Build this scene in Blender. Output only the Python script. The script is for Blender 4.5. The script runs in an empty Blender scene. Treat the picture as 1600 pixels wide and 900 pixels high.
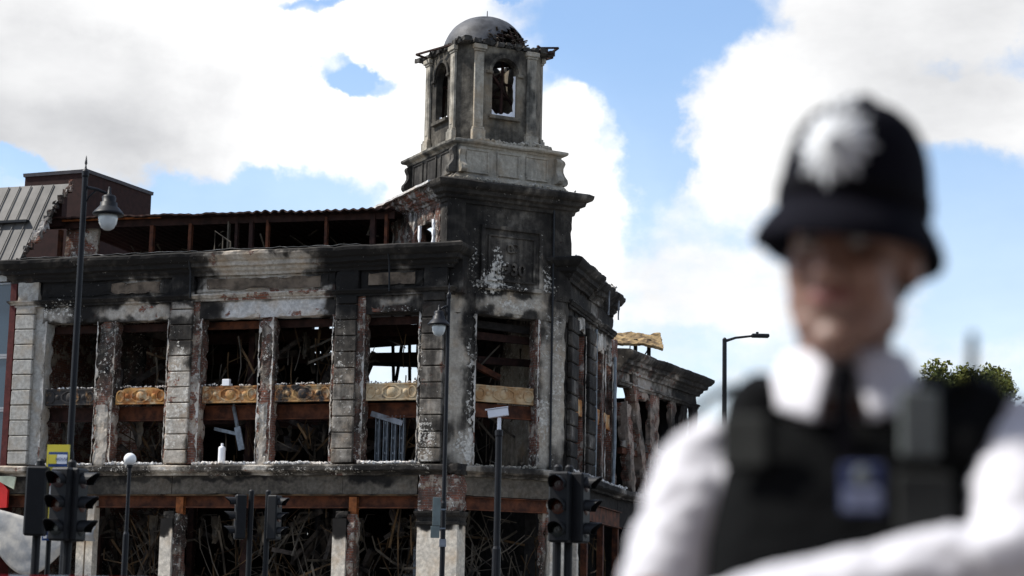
import bpy, bmesh, math, random
from mathutils import Vector, Matrix, noise
rnd = random.Random(7)
rad = math.radians
scn = bpy.context.scene
col = scn.collection

# ------------------------------------------------------------------ camera
cd = bpy.data.cameras.new('camera'); cam = bpy.data.objects.new('camera', cd); col.objects.link(cam)
scn.camera = cam
cd.sensor_width = 36.0; cd.lens = 36.0*3071.7/1600.0
cd.clip_start = 0.05; cd.clip_end = 5000
PITCH, ROLL, CAMZ = rad(9.353), rad(1.1506), 1.25
_fw = Vector((0, math.cos(PITCH), math.sin(PITCH))); _up = Vector((0, -math.sin(PITCH), math.cos(PITCH))); _rt = Vector((1, 0, 0))
_r2 = _rt*math.cos(ROLL)+_up*math.sin(ROLL); _u2 = -_rt*math.sin(ROLL)+_up*math.cos(ROLL)
cam.matrix_world = Matrix(((_r2.x, _u2.x, -_fw.x, 0), (_r2.y, _u2.y, -_fw.y, 0), (_r2.z, _u2.z, -_fw.z, CAMZ), (0, 0, 0, 1)))
cd.dof.use_dof = True; cd.dof.focus_distance = 57.0; cd.dof.aperture_fstop = 2.4

# ------------------------------------------------------------------ sky, sun, exposure
SUN_AZ, SUN_EL = rad(-85), rad(50)
scn.view_settings.view_transform = 'Standard'; scn.view_settings.look = 'None'
scn.view_settings.gamma = 1.0; scn.view_settings.use_curve_mapping = False
scn.view_settings.exposure = 0.95

class NT:
    """small helper round a node tree"""
    def __init__(s, tree): s.t = tree; s.n = tree.nodes; s.l = tree.links
    def new(s, typ, **kw):
        nd = s.n.new(typ)
        for k, v in kw.items(): setattr(nd, k, v)
        return nd
    def put(s, sock, v):
        if isinstance(v, bpy.types.NodeSocket): s.l.new(v, sock)
        elif v is not None: sock.default_value = v
    def math(s, op, a, b=None, clamp=False):
        nd = s.new('ShaderNodeMath', operation=op); nd.use_clamp = clamp
        s.put(nd.inputs[0], a); s.put(nd.inputs[1], b); return nd.outputs[0]
    def vec(s, op, a, b=None):
        nd = s.new('ShaderNodeVectorMath', operation=op); s.put(nd.inputs[0], a); s.put(nd.inputs[1], b)
        return nd.outputs['Value'] if op in ('LENGTH', 'DOT_PRODUCT') else nd.outputs[0]
    def noise(s, v, scale, detail=4, rough=.55, dist=0):
        nd = s.new('ShaderNodeTexNoise'); s.put(nd.inputs['Vector'], v)
        nd.inputs['Scale'].default_value = scale; nd.inputs['Detail'].default_value = detail
        nd.inputs['Roughness'].default_value = rough; nd.inputs['Distortion'].default_value = dist
        return nd.outputs['Fac']
    def maprange(s, v, a, b, c=0., d=1., smooth=True):
        nd = s.new('ShaderNodeMapRange'); nd.interpolation_type = 'SMOOTHSTEP' if smooth else 'LINEAR'
        s.put(nd.inputs['Value'], v)
        for i, x in zip((1, 2, 3, 4), (a, b, c, d)): s.put(nd.inputs[i], x)
        return nd.outputs[0]
    def mix(s, f, a, b, blend='MIX'):
        nd = s.new('ShaderNodeMix', data_type='RGBA', blend_type=blend)
        s.put(nd.inputs[0], f)
        for i, v in ((6, a), (7, b)):
            if isinstance(v, tuple) and len(v) == 3: v = v+(1.,)
            s.put(nd.inputs[i], v)
        return nd.outputs[2]
    def mul3(s, v, k): return s.vec('MULTIPLY', v, k)
    def blob(s, c, cx, cz, rx, rz, w):
        """soft ellipse of weight w in the x-z plane of vector c"""
        v = s.vec('MULTIPLY', s.vec('SUBTRACT', c, (cx, 0, cz)), (1./rx, 0, 1./rz))
        return s.maprange(s.vec('LENGTH', v), 1.25, .45, 0., w)

world = bpy.data.worlds.new('World'); scn.world = world; world.use_nodes = True
W = NT(world.node_tree); W.n.clear()
wout = W.new('ShaderNodeOutputWorld'); bg = W.new('ShaderNodeBackground'); W.l.new(bg.outputs[0], wout.inputs[0])
sky = W.new('ShaderNodeTexSky', sky_type='NISHITA'); sky.sun_disc = False
sky.sun_elevation = SUN_EL; sky.sun_rotation = SUN_AZ; sky.air_density = 1.0; sky.dust_density = .7; sky.ozone_density = 2.0; sky.altitude = 50
SKYK = .10
bg.inputs['Strength'].default_value = SKYK
tc = W.new('ShaderNodeTexCoord'); dirv = tc.outputs['Generated']
sx = W.new('ShaderNodeSeparateXYZ'); W.l.new(dirv, sx.inputs[0])
az = W.math('MULTIPLY', W.math('ARCTAN2', sx.outputs[0], sx.outputs[1]), 57.2958)
el = W.math('MULTIPLY', W.math('ARCSINE', sx.outputs[2]), 57.2958)
cb = W.new('ShaderNodeCombineXYZ'); W.l.new(az, cb.inputs[0]); W.l.new(el, cb.inputs[2])
ang = cb.outputs[0]
def sky_blob(px, py, rx, ry, w):     # cloud banks and gaps, as bearing and elevation in degrees
    a = math.degrees(math.atan((px-800)/3071.7)); e = 9.35-math.degrees(math.atan((py-450)/3071.7))+.0004*(px-800)*1.05
    return (a, e, rx/53.6, ry/53.6, w)
# warp the coordinates so that banks get ragged, billowing edges
wn = W.new('ShaderNodeTexNoise'); W.put(wn.inputs['Vector'], dirv); wn.inputs['Scale'].default_value = 14; wn.inputs['Detail'].default_value = 6; wn.inputs['Roughness'].default_value = .6
warp = W.vec('MULTIPLY', W.vec('SUBTRACT', wn.outputs['Color'], (.5, .5, .5)), (5.0, 0, 3.6))
wang = W.vec('ADD', ang, warp)
lo = W.noise(W.mul3(dirv, (1, 1, 2.2)), 4.2, 7, .58)
hi = W.noise(W.mul3(dirv, (1, 1, 1.5)), 22, 8, .6)
f = W.math('ADD', W.math('MULTIPLY', lo, .9), W.math('MULTIPLY', hi, .70))
f = W.math('ADD', W.math('ADD', f, -.39), W.math('MULTIPLY', W.noise(dirv, 75, 6, .6), .26))
for bl in ((230, 110, 430, 190, .5), (560, 230, 260, 100, .55), (620, 60, 140, 90, .45), (80, 220, 230, 70, .35), (470, 60, 120, 60, .3),
           (930, 340, 85, 120, .6), (870, 230, 50, 100, .5), (900, 175, 40, 35, .3), (700, 320, 120, 40, .35),
           (1230, 190, 190, 130, .6), (1400, 130, 200, 140, .42), (1520, 210, 110, 65, .45), (1170, 280, 100, 70, .4),
           (1540, 30, 140, 70, .5), (1330, 20, 70, 60, .4), (1110, 440, 190, 45, .2), (1110, 500, 150, 28, .18), (1000, 480, 60, 50, .15),
           (500, 100, 62, 40, -.75), (552, 122, 62, 34, -.75), (530, 92, 40, 30, -.3), (440, 2, 60, 18, -.6), (725, 0, 60, 16, -.6), (400, 305, 200, 42, -.5), (15, 290, 60, 26, -.45),
           (1010, 80, 210, 120, -.65), (1010, 260, 60, 130, -.35), (1540, 420, 140, 140, -.5), (900, 60, 60, 60, -.4), (1470, 130, 50, 40, -.25)):
    f = W.math('ADD', f, W.blob(wang, *sky_blob(*bl)))
mask = W.maprange(f, .34, .92)
veil = W.maprange(el, 18., 4., .06, .46)          # thin high haze, denser towards the horizon
mask = W.math('ADD', mask, W.math('MULTIPLY', W.math('SUBTRACT', 1., mask), veil))
shade = W.math('ADD', W.math('MULTIPLY', W.noise(W.mul3(dirv, (1, 1, 2.2)), 11, 6, .55), .85), -.20)
for bl in ((60, 190, 420, 140, .24), (60, 240, 300, 70, .10), (300, 215, 300, 55, .10), (1540, 50, 300, 130, .18), (1450, 210, 220, 100, .12), (600, 200, 330, 170, -.45), (920, 330, 120, 170, -.45), (1180, 190, 150, 160, -.12), (330, 60, 300, 60, -.1)):
    shade = W.math('ADD', shade, W.blob(wang, *sky_blob(*bl)))
shade = W.math('MAXIMUM', shade, 0.)
CL = 1/SKYK
ccol = W.mix(W.math('MINIMUM', shade, 1.), (.62*CL, .62*CL, .62*CL), (.235*CL, .24*CL, .255*CL))
W.l.new(W.mix(mask, W.mix(1., sky.outputs[0], (.92, 1.0, 1.06), 'MULTIPLY'), ccol), bg.inputs['Color'])

sd = bpy.data.lights.new('sun', 'SUN'); sd.energy = 3.3; sd.angle = rad(3.0); sd.color = (1, .955, .89)
so = bpy.data.objects.new('sun', sd); col.objects.link(so)
sdir = Vector((math.sin(SUN_AZ)*math.cos(SUN_EL), math.cos(SUN_AZ)*math.cos(SUN_EL), math.sin(SUN_EL)))
so.rotation_euler = (-sdir).to_track_quat('-Z', 'Y').to_euler(); so.location = (-40, 0, 60)

# ------------------------------------------------------------------ frames: origin x, y and heading of the local x axis
FL = (-1.677, 57.321, rad(-18.6154))     # long left facade, x to the right along it, y into the building
FT = (-1.0551, 60.0, rad(26.966))        # corner tower, centre
FR = (1.62, 59.30, rad(76))              # right facade, x going away
FS = (3.85, 68.20, rad(66))              # lower wing behind it
FW = (0., 0., 0.)

# ------------------------------------------------------------------ mesh builder
class MB:
    def __init__(s): s.v = []; s.f = []; s.mi = []; s.cur = 0
    def add(s, vs, fs):
        o = len(s.v); s.v += [tuple(p) for p in vs]
        for q in fs: s.f.append(tuple(i+o for i in q)); s.mi.append(s.cur)
    def box(s, x0, x1, y0, y1, z0, z1, rot=None, piv=None):
        vs = [Vector((x, y, z)) for z in (z0, z1) for y in (y0, y1) for x in (x0, x1)]
        if rot is not None:
            c = Vector(piv) if piv else Vector(((x0+x1)/2, (y0+y1)/2, (z0+z1)/2)); vs = [rot @ (p-c)+c for p in vs]
        s.add(vs, [(0, 2, 3, 1), (4, 5, 7, 6), (0, 1, 5, 4), (2, 6, 7, 3), (0, 4, 6, 2), (1, 3, 7, 5)])
        return s
    def bbox(s, x0, x1, y0, y1, z0, z1, b=.02, amp=0, seed=0):
        """box with chamfered edges"""
        vs = []; idx = {}
        X, Y, Z = (x0, x1), (y0, y1), (z0, z1)
        for i in (0, 1):
            for j in (0, 1):
                for k in (0, 1):
                    dx, dy, dz = b*(1-2*i), b*(1-2*j), b*(1-2*k)
                    for t, q in enumerate(((0, dy, dz), (dx, 0, dz), (dx, dy, 0))):
                        idx[i, j, k, t] = len(vs); p = Vector((X[i]+q[0], Y[j]+q[1], Z[k]+q[2]))
                        if amp: p += noise.noise_vector(p*3+Vector((seed, seed*2.3, 0)))*amp
                        vs.append(p)
        g = lambda *a: idx[a]
        fs = [(g(0,0,0,0), g(0,0,1,0), g(0,1,1,0), g(0,1,0,0)), (g(1,0,0,0), g(1,1,0,0), g(1,1,1,0), g(1,0,1,0)),
              (g(0,0,0,1), g(1,0,0,1), g(1,0,1,1), g(0,0,1,1)), (g(0,1,0,1), g(0,1,1,1), g(1,1,1,1), g(1,1,0,1)),
              (g(0,0,0,2), g(0,1,0,2), g(1,1,0,2), g(1,0,0,2)), (g(0,0,1,2), g(1,0,1,2), g(1,1,1,2), g(0,1,1,2))]
        for i in (0, 1):
            for j in (0, 1): fs.append((g(i,j,0,0), g(i,j,0,1), g(i,j,1,1), g(i,j,1,0)))
            for k in (0, 1): fs.append((g(i,0,k,0), g(i,0,k,2), g(i,1,k,2), g(i,1,k,0)))
        for j in (0, 1):
            for k in (0, 1): fs.append((g(0,j,k,1), g(0,j,k,2), g(1,j,k,2), g(1,j,k,1)))
        for i in (0, 1):
            for j in (0, 1):
                for k in (0, 1): fs.append((g(i,j,k,0), g(i,j,k,1), g(i,j,k,2)))
        s.add(vs, fs); return s
    def rbox(s, x0, x1, y0, y1, z0, z1, seg=.16, amp=.015, chip=.05, seed=0, fr=2.6, lean=None):
        """weathered masonry block: subdivided, uneven faces, chipped edges"""
        n = [max(1, min(120, int(math.ceil(abs(b-a)/seg)))) for a, b in ((x0, x1), (y0, y1), (z0, z1))]
        idx = {}; vs = []
        cx, cy, cz = (x0+x1)/2, (y0+y1)/2, (z0+z1)/2
        sv = Vector((seed*3.1+.3, seed*1.7, seed*.9))
        def vid(i, j, k):
            key = (i, j, k)
            if key in idx: return idx[key]
            p = Vector((x0+(x1-x0)*i/n[0], y0+(y1-y0)*j/n[1], z0+(z1-z0)*k/n[2]))
            bx, by, bz = i in (0, n[0]), j in (0, n[1]), k in (0, n[2])
            q = p+noise.noise_vector(p*fr+sv)*amp+noise.noise_vector(p*fr*3+sv)*amp*.5
            if chip and bx+by+bz >= 2:
                a = max(0, noise.noise(p*3.7+sv)+.25*noise.noise(p*11+sv)+.05)*chip*2.2
                if bx: q.x += a*(1 if p.x < cx else -1)
                if by: q.y += a*(1 if p.y < cy else -1)
                if bz: q.z += a*(1 if p.z < cz else -1)
            if lean: q.x += lean[0]*(p.z-z0); q.y += lean[1]*(p.z-z0)
            idx[key] = len(vs); vs.append(q); return idx[key]
        fs = []
        for k in (0, n[2]):
            for i in range(n[0]):
                for j in range(n[1]):
                    q = (vid(i, j, k), vid(i+1, j, k), vid(i+1, j+1, k), vid(i, j+1, k)); fs.append(q if k else q[::-1])
        for j in (0, n[1]):
            for i in range(n[0]):
                for k in range(n[2]):
                    q = (vid(i, j, k), vid(i+1, j, k), vid(i+1, j, k+1), vid(i, j, k+1)); fs.append(q if not j else q[::-1])
        for i in (0, n[0]):
            for j in range(n[1]):
                for k in range(n[2]):
                    q = (vid(i, j, k), vid(i, j+1, k), vid(i, j+1, k+1), vid(i, j, k+1)); fs.append(q if i else q[::-1])
        s.add(vs, fs); return s
    def tube(s, pts, rads, sides=8, cap=True):
        pts = [Vector(p) for p in pts]
        if not hasattr(rads, '__len__'): rads = [rads]*len(pts)
        rings = []
        for i, p in enumerate(pts):
            t = (pts[min(i+1, len(pts)-1)]-pts[max(i-1, 0)]); t = t.normalized() if t.length > 1e-9 else Vector((0, 0, 1))
            a = Vector((0, 0, 1)) if abs(t.z) < .9 else Vector((1, 0, 0))
            u = t.cross(a).normalized(); w = t.cross(u)
            rings.append([p+(u*math.cos(6.28319*k/sides)+w*math.sin(6.28319*k/sides))*rads[i] for k in range(sides)])
        vs = [q for r in rings for q in r]; fs = []
        for i in range(len(pts)-1):
            for k in range(sides):
                k2 = (k+1) % sides; fs.append((i*sides+k, i*sides+k2, (i+1)*sides+k2, (i+1)*sides+k))
        if cap: fs += [tuple(range(sides))[::-1], tuple((len(pts)-1)*sides+k for k in range(sides))]
        s.add(vs, fs); return s
    def bar(s, p0, p1, w, h):
        """flat rectangular bar between two points"""
        p0, p1 = Vector(p0), Vector(p1); t = (p1-p0).normalized()
        a = Vector((0, 0, 1)) if abs(t.z) < .95 else Vector((1, 0, 0))
        u = t.cross(a).normalized()*w/2; q = t.cross(u).normalized()*h/2
        vs = [p+u*i+q*j for p in (p0, p1) for i, j in ((-1, -1), (1, -1), (1, 1), (-1, 1))]
        s.add(vs, [(3, 2, 1, 0), (4, 5, 6, 7), (0, 1, 5, 4), (1, 2, 6, 5), (2, 3, 7, 6), (3, 0, 4, 7)]); return s
    def lathe(s, prof, c=(0, 0), sides=24, sx=1, sy=1, wob=0):
        vs = []; n = len(prof)
        for r, z in prof:
            for k in range(sides):
                a = 6.2831853*k/sides; rr = r*(1+(wob*noise.noise(Vector((math.cos(a)*2, math.sin(a)*2, z*2))) if wob else 0))
                vs.append((c[0]+math.cos(a)*rr*sx, c[1]+math.sin(a)*rr*sy, z))
        fs = []
        for i in range(n-1):
            for k in range(sides):
                k2 = (k+1) % sides; fs.append((i*sides+k, i*sides+k2, (i+1)*sides+k2, (i+1)*sides+k))
        fs += [tuple(range(sides))[::-1], tuple((n-1)*sides+k for k in range(sides))]
        s.add(vs, fs); return s
    def sphere(s, c, r, u=14, v=9, rotz=0):
        r = r if hasattr(r, '__len__') else (r, r, r); vs = []; fs = []
        M = Matrix.Rotation(rotz, 3, 'Z')
        for i in range(v+1):
            t = math.pi*i/v
            for k in range(u):
                a = 6.2831853*k/u; p = M @ Vector((math.sin(t)*math.cos(a)*r[0], math.sin(t)*math.sin(a)*r[1], math.cos(t)*r[2])); vs.append(p+Vector(c))
        for i in range(v):
            for k in range(u):
                k2 = (k+1) % u; fs.append((i*u+k, (i+1)*u+k, (i+1)*u+k2, i*u+k2))
        s.add(vs, fs); return s
    def prism(s, poly, y0, y1):
        """polygon in x-z, extruded along y"""
        n = len(poly); vs = [(x, y0, z) for x, z in poly]+[(x, y1, z) for x, z in poly]
        fs = [tuple(range(n)), tuple(range(2*n-1, n-1, -1))]+[(i, i+n, (i+1) % n+n, (i+1) % n) for i in range(n)]
        s.add(vs, fs); return s
    def mould(s, prof, path, closed=False, seg=.25, amp=.01, chip=0., seed=0, gap=None):
        """moulding: prof = (out, z) from bottom to top, swept along a plan path; outward is right of travel"""
        pts = []
        P2 = [Vector(p) for p in path]; N = len(P2); sv = Vector((seed*2.7, seed*1.3, seed))
        def nrm(a, b): t = (b-a).normalized(); return Vector((t.y, -t.x))
        segs = N if closed else N-1
        def miter(i):
            if not closed and i == 0: return nrm(P2[0], P2[1])
            if not closed and i == N-1: return nrm(P2[-2], P2[-1])
            a, b = nrm(P2[i-1], P2[i]), nrm(P2[i], P2[(i+1) % N]); m = (a+b).normalized(); return m/max(.3, m.dot(a))
        for i in range(segs):
            a, b = P2[i], P2[(i+1) % N]; m0, m1 = miter(i), miter((i+1) % N); L = (b-a).length; k = max(1, int(round(L/seg)))
            for j in range(k): pts.append((a+(b-a)*j/k, m0+(m1-m0)*j/k if j else m0))
            if j and 0: pass
        # interior points of a run keep the run's own normal
        pts2 = []; 
        for i in range(segs):
            a, b = P2[i], P2[(i+1) % N]; nn = nrm(a, b); L = (b-a).length; k = max(1, int(round(L/seg)))
            pts2.append((a, miter(i)))
            for j in range(1, k): pts2.append((a+(b-a)*j/k, nn))
        if not closed: pts2.append((P2[-1], miter(N-1)))
        n = len(prof); vs = []
        for p, m in pts2:
            for (o, z) in prof:
                q = Vector((p.x, p.y, z))
                e = noise.noise(q*2.1+sv)*amp+noise.noise(q*7+sv)*amp*.6
                c = max(0, noise.noise(q*1.5+sv*2)+.4*noise.noise(q*5+sv))*chip if o > .02 else 0
                oo = max(o-c, -.02) if o > 0 else o
                vs.append((p.x+m.x*(oo+e), p.y+m.y*(oo+e), z+e*.7-c*.35*(o > .1)))
        fs = []; M = len(pts2)
        for i in range(M if closed else M-1):
            i2 = (i+1) % M
            for j in range(n):
                j2 = (j+1) % n; fs.append((i*n+j, i2*n+j, i2*n+j2, i*n+j2))
        if not closed: fs += [tuple(range(n))[::-1], tuple((M-1)*n+j for j in range(n))]
        s.add(vs, fs); return s
    def sheet(s, fn, nu, nv, thick):
        """thick curved sheet, fn(u, v) -> point"""
        g = [[Vector(fn(i/nu, j/nv)) for j in range(nv+1)] for i in range(nu+1)]
        nr = []
        for i in range(nu+1):
            for j in range(nv+1):
                a = g[min(i+1, nu)][j]-g[max(i-1, 0)][j]; b = g[i][min(j+1, nv)]-g[i][max(j-1, 0)]
                nr.append(a.cross(b).normalized()*thick)
        top = [g[i][j] for i in range(nu+1) for j in range(nv+1)]; bot = [p-q for p, q in zip(top, nr)]; o = len(top); w = nv+1; fs = []
        for i in range(nu):
            for j in range(nv):
                q = (i*w+j, (i+1)*w+j, (i+1)*w+j+1, i*w+j+1); fs.append(q); fs.append(tuple(x+o for x in q[::-1]))
        ring = [i*w for i in range(nu+1)]+[nu*w+j for j in range(1, w)]+[i*w+nv for i in range(nu-1, -1, -1)]+[j for j in range(nv-1, 0, -1)]
        for a, b in zip(ring, ring[1:]+ring[:1]): fs.append((b, a, a+o, b+o))
        s.add(top+bot, fs); return s
    def mesh(s, name, mats, smooth=False):
        me = bpy.data.meshes.new(name); me.from_pydata(s.v, [], s.f)
        for m in (mats if isinstance(mats, (list, tuple)) else [mats]): me.materials.append(m)
        if isinstance(mats, (list, tuple)): me.polygons.foreach_set('material_index', s.mi)
        if smooth: me.polygons.foreach_set('use_smooth', [True]*len(me.polygons))
        me.update(); return me
    def build(s, name, mats, parent=None, frame=FW, smooth=False, loc=None):
        return link(name, s.mesh(name, mats, smooth), parent, frame, loc)

def link(name, me, parent=None, frame=FW, loc=None):
    o = bpy.data.objects.new(name, me); col.objects.link(o)
    if parent is None:
        o.location = (frame[0], frame[1], 0); o.rotation_euler.z = frame[2]
    else:
        o.parent = parent
        if parent.type == 'EMPTY' and 'frame' not in parent.keys():
            o.location = (frame[0]-parent.location.x, frame[1]-parent.location.y, -parent.location.z); o.rotation_euler.z = frame[2]
        else: o.location = (0, 0, 0)
    if loc is not None: o.location = Vector(o.location)+Vector(loc)
    return o
def thing(name, label, cat, loc=(0, 0, 0), rz=0, group=None):
    o = bpy.data.objects.new(name, None); col.objects.link(o); o.location = loc; o.rotation_euler.z = rz
    o.empty_display_size = .3
    tag(o, label, cat, group); return o
def tag(o, label=None, cat=None, group=None, kind=None):
    for k, v in (('label', label), ('category', cat), ('group', group), ('kind', kind)):
        if v: o[k] = v
    return o
def part(name, mb, mat, root, smooth=False):
    """part in the root's own coordinates"""
    me = mb.mesh(name, mat, smooth); o = bpy.data.objects.new(name, me); col.objects.link(o); o.parent = root; return o
def text_mesh(txt, size, extrude, bold=0.0):
    cu = bpy.data.curves.new('txt', 'FONT'); cu.body = txt; cu.size = size; cu.extrude = extrude; cu.offset = bold; cu.align_x = 'CENTER'; cu.align_y = 'CENTER'; cu.resolution_u = 4
    ob = bpy.data.objects.new('txt', cu); col.objects.link(ob); dg = bpy.context.evaluated_depsgraph_get(); dg.update()
    me = bpy.data.meshes.new_from_object(ob.evaluated_get(dg)); bpy.data.objects.remove(ob); bpy.data.curves.remove(cu); return me

# ------------------------------------------------------------------ materials
def pbr(name, colr, rough=.8, metal=0., var=.25, scale=6, bump=.15, bscale=30, spec=.3, tint=None, coat=0):
    m = bpy.data.materials.new(name); m.use_nodes = True; T = NT(m.node_tree); b = T.n['Principled BSDF']
    g = T.new('ShaderNodeNewGeometry'); p = g.outputs['Position']
    n1 = T.noise(p, scale, 5, .6); d = tuple(c*(1-var) for c in colr); li = tuple(min(1, c*(1+var)) for c in colr)
    if tint: li = tint
    c = T.mix(T.maprange(n1, .3, .7), d, li); T.l.new(c, b.inputs['Base Color'])
    b.inputs['Roughness'].default_value = rough; b.inputs['Metallic'].default_value = metal
    b.inputs['Specular IOR Level'].default_value = spec; b.inputs['Coat Weight'].default_value = coat
    if bump:
        bp = T.new('ShaderNodeBump'); bp.inputs['Strength'].default_value = bump; bp.inputs['Distance'].default_value = .02
        T.l.new(T.noise(p, bscale, 4, .6), bp.inputs['Height']); T.l.new(bp.outputs[0], b.inputs['Normal'])
    return m
def char_mat(name, frame, base=(.46, .43, .38), bias=.55, brick=.0, fleck=.1, blobs=(), fblobs=(), bblobs=(), soot=(.0125, .0112, .0102), grey=(.058, .051, .043), bump=.6, seed=0., streak=.35, cont=1., fleckcol=(.74, .70, .625)):
    """burnt rendered masonry: clean render, soot stains, bare brick and flakes, in the coordinates of a facade"""
    m = bpy.data.materials.new(name); m.use_nodes = True; T = NT(m.node_tree); b = T.n['Principled BSDF']
    g = T.new('ShaderNodeNewGeometry')
    mp = T.new('ShaderNodeMapping', vector_type='POINT')
    a = -frame[2]; ox, oy = frame[0], frame[1]
    mp.inputs['Rotation'].default_value = (0, 0, a)
    mp.inputs['Location'].default_value = (-(ox*math.cos(a)-oy*math.sin(a)), -(ox*math.sin(a)+oy*math.cos(a)), 0)
    T.l.new(g.outputs['Position'], mp.inputs['Vector']); c = mp.outputs[0]
    cs = T.vec('ADD', c, (seed, seed*.7, seed*.4))
    s = T.math('MULTIPLY', T.math('SUBTRACT', T.noise(cs, .6, 8, .62, .3), .5), 1.45*cont)
    s = T.math('ADD', s, T.math('MULTIPLY', T.math('SUBTRACT', T.noise(cs, 4.5, 8, .72), .5), .85*cont))
    s = T.math('ADD', s, T.math('MULTIPLY', T.math('SUBTRACT', T.noise(T.mul3(cs, (7, 7, .7)), 1, 4, .6), .5), streak))
    s = T.math('ADD', s, bias)
    wn = T.new('ShaderNodeTexNoise'); T.put(wn.inputs['Vector'], c); wn.inputs['Scale'].default_value = 1.6; wn.inputs['Detail'].default_value = 5
    cw = T.vec('ADD', c, T.vec('MULTIPLY', T.vec('SUBTRACT', wn.outputs['Color'], (.5, .5, .5)), (1.1, 0, 1.1)))
    for bl in blobs: s = T.math('ADD', s, T.blob(cw, *bl))
    s1 = T.maprange(s, .16, .58); s2 = T.maprange(s, .44, .86)
    # bare brick
    bt = T.new('ShaderNodeTexBrick'); bm_ = T.vec('MULTIPLY', c, (1, 1, 1))
    sp = T.new('ShaderNodeSeparateXYZ'); T.l.new(c, sp.inputs[0]); cmb = T.new('ShaderNodeCombineXYZ')
    T.l.new(T.math('ADD', sp.outputs[0], sp.outputs[1]), cmb.inputs[0]); T.l.new(sp.outputs[2], cmb.inputs[1])
    T.l.new(cmb.outputs[0], bt.inputs['Vector']); bt.inputs['Scale'].default_value = 1
    bt.inputs['Brick Width'].default_value = .225; bt.inputs['Row Height'].default_value = .075; bt.inputs['Mortar Size'].default_value = .008
    bt.inputs['Color1'].default_value = (.24, .085, .05, 1); bt.inputs['Color2'].default_value = (.13, .06, .045, 1); bt.inputs['Mortar'].default_value = (.2, .17, .145, 1)
    bf = T.math('ADD', T.noise(cs, 1.9, 7, .65), brick)
    for bl in bblobs: bf = T.math('ADD', bf, T.blob(cw, *bl))
    bmask = T.maprange(bf, .56, .61)
    n9 = T.noise(cs, 9, 5, .6)
    clean = T.mix(T.maprange(n9, .3, .75), tuple(x*.68 for x in base), tuple(min(1, x*1.16) for x in base))
    clean = T.mix(T.math('MULTIPLY', T.maprange(T.noise(cs, 1.3, 4, .6), .45, .7), .55), clean, tuple(x*y for x, y in zip(base, (.78, .62, .46))))
    clean = T.mix(bmask, clean, bt.outputs[0])
    gr = T.mix(T.maprange(n9, .35, .7), tuple(x*.6 for x in grey), tuple(x*1.7 for x in grey))
    gr = T.mix(T.math('MULTIPLY', bmask, .5), gr, (.06, .032, .024, 1))
    cc = T.mix(s1, clean, gr); cc = T.mix(T.math('MULTIPLY', T.maprange(T.noise(cs, 30, 4, .7), .52, .72), .35), cc, soot); cc = T.mix(s2, cc, soot)
    ff = T.math('ADD', T.math('MULTIPLY', T.noise(cs, 2.1, 3, .6), .30), fleck-.24)
    for bl in fblobs: ff = T.math('ADD', ff, T.blob(cw, *bl))
    nf = T.noise(cs, 10.5, 8, .75)
    fm = T.maprange(T.math('ADD', nf, ff), .625, .655)
    cc = T.mix(T.math('MULTIPLY', fm, .92), cc, T.mix(T.maprange(n9, .3, .7), tuple(x*.55 for x in fleckcol), fleckcol))
    T.l.new(cc, b.inputs['Base Color']); b.inputs['Roughness'].default_value = .92; b.inputs['Specular IOR Level'].default_value = .2
    hgt = T.math('ADD', T.math('MULTIPLY', T.noise(cs, 14, 6, .7), .6), T.math('MULTIPLY', fm, .5))
    hgt = T.math('ADD', hgt, T.math('MULTIPLY', bt.outputs['Fac'], T.math('MULTIPLY', bmask, -.4)))
    hgt = T.math('SUBTRACT', hgt, T.math('MULTIPLY', bmask, .4))
    bp = T.new('ShaderNodeBump'); bp.inputs['Strength'].default_value = bump; bp.inputs['Distance'].default_value = .05
    T.l.new(hgt, bp.inputs['Height']); T.l.new(bp.outputs[0], b.inputs['Normal'])
    return m

# left facade: pale bay over the second pair of windows, pale lower piers, clean end pilaster
L_BLOBS = ((-6.2, 10.25, 2.5, .55, -.85), (-6.3, 11.6, 2.3, .42, -.55), (-6.2, 10.72, 2.7, .22, -.75), (-14.5, 8.0, .75, 3.2, -1.3), (-9., 7.0, .7, 2.0, -.9), (-11.6, 6.5, .5, 1.1, -.9),
           (-6.05, 6.3, .5, 1.3, -.9), (-3.4, 7.2, .7, 2.2, -.32), (-10.3, 10.25, 1.9, .32, -.55), (-13.2, 10.2, .7, .3, -.4), (-2.0, 10.3, 1., .35, -.35), (-7.5, 4.9, 6.5, .35, -.28),
           (-9.2, 11.1, 1.1, 1.1, .34), (-3.2, 11.1, 1.3, 1.0, .34), (-13.2, 11.3, 1.9, .8, .22), (-.8, 11.5, 1.2, .8, .2), (-12.8, 10.7, 1., .7, .2), (-1.95, 10.75, .9, .5, .2), (-.55, 5.9, .5, .5, -.35), (-.6, 8.3, .6, 1.8, -.24), (-3.0, 4.85, 1.6, .35, -.2), (-10.2, 11.05, 1.4, .28, -.4), (-6.2, 11.05, 2.6, .3, -.42), (-1.9, 11.05, 1.2, .26, -.3))
M_left = char_mat('scorched_render', FL, base=(.45, .405, .345), bias=.69, fleck=.045, brick=-.04, cont=.85, blobs=L_BLOBS, fblobs=((-9, 7.4, .7, 2.2, .15), (-.8, 6.2, .5, .9, .18), (-1.05, 8, .14, 2.4, .12), (-6.05, 6.5, .5, 1.2, .12), (-6.2, 10.3, 2.4, .4, .1), (-3.4, 7.6, .6, 2.4, .09), (-13.2, 10.4, 1.2, .5, .11), (-7.5, 5.3, 8, .2, .1)),
                  bblobs=((-6.3, 10.55, 2.2, .18, .1), (-9, 6, .6, 1, -.1)))
M_flake = char_mat('peeling_pale_render', FL, base=(.62, .585, .53), bias=.30, fleck=.12, brick=-.02, seed=27., cont=1.1)
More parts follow.
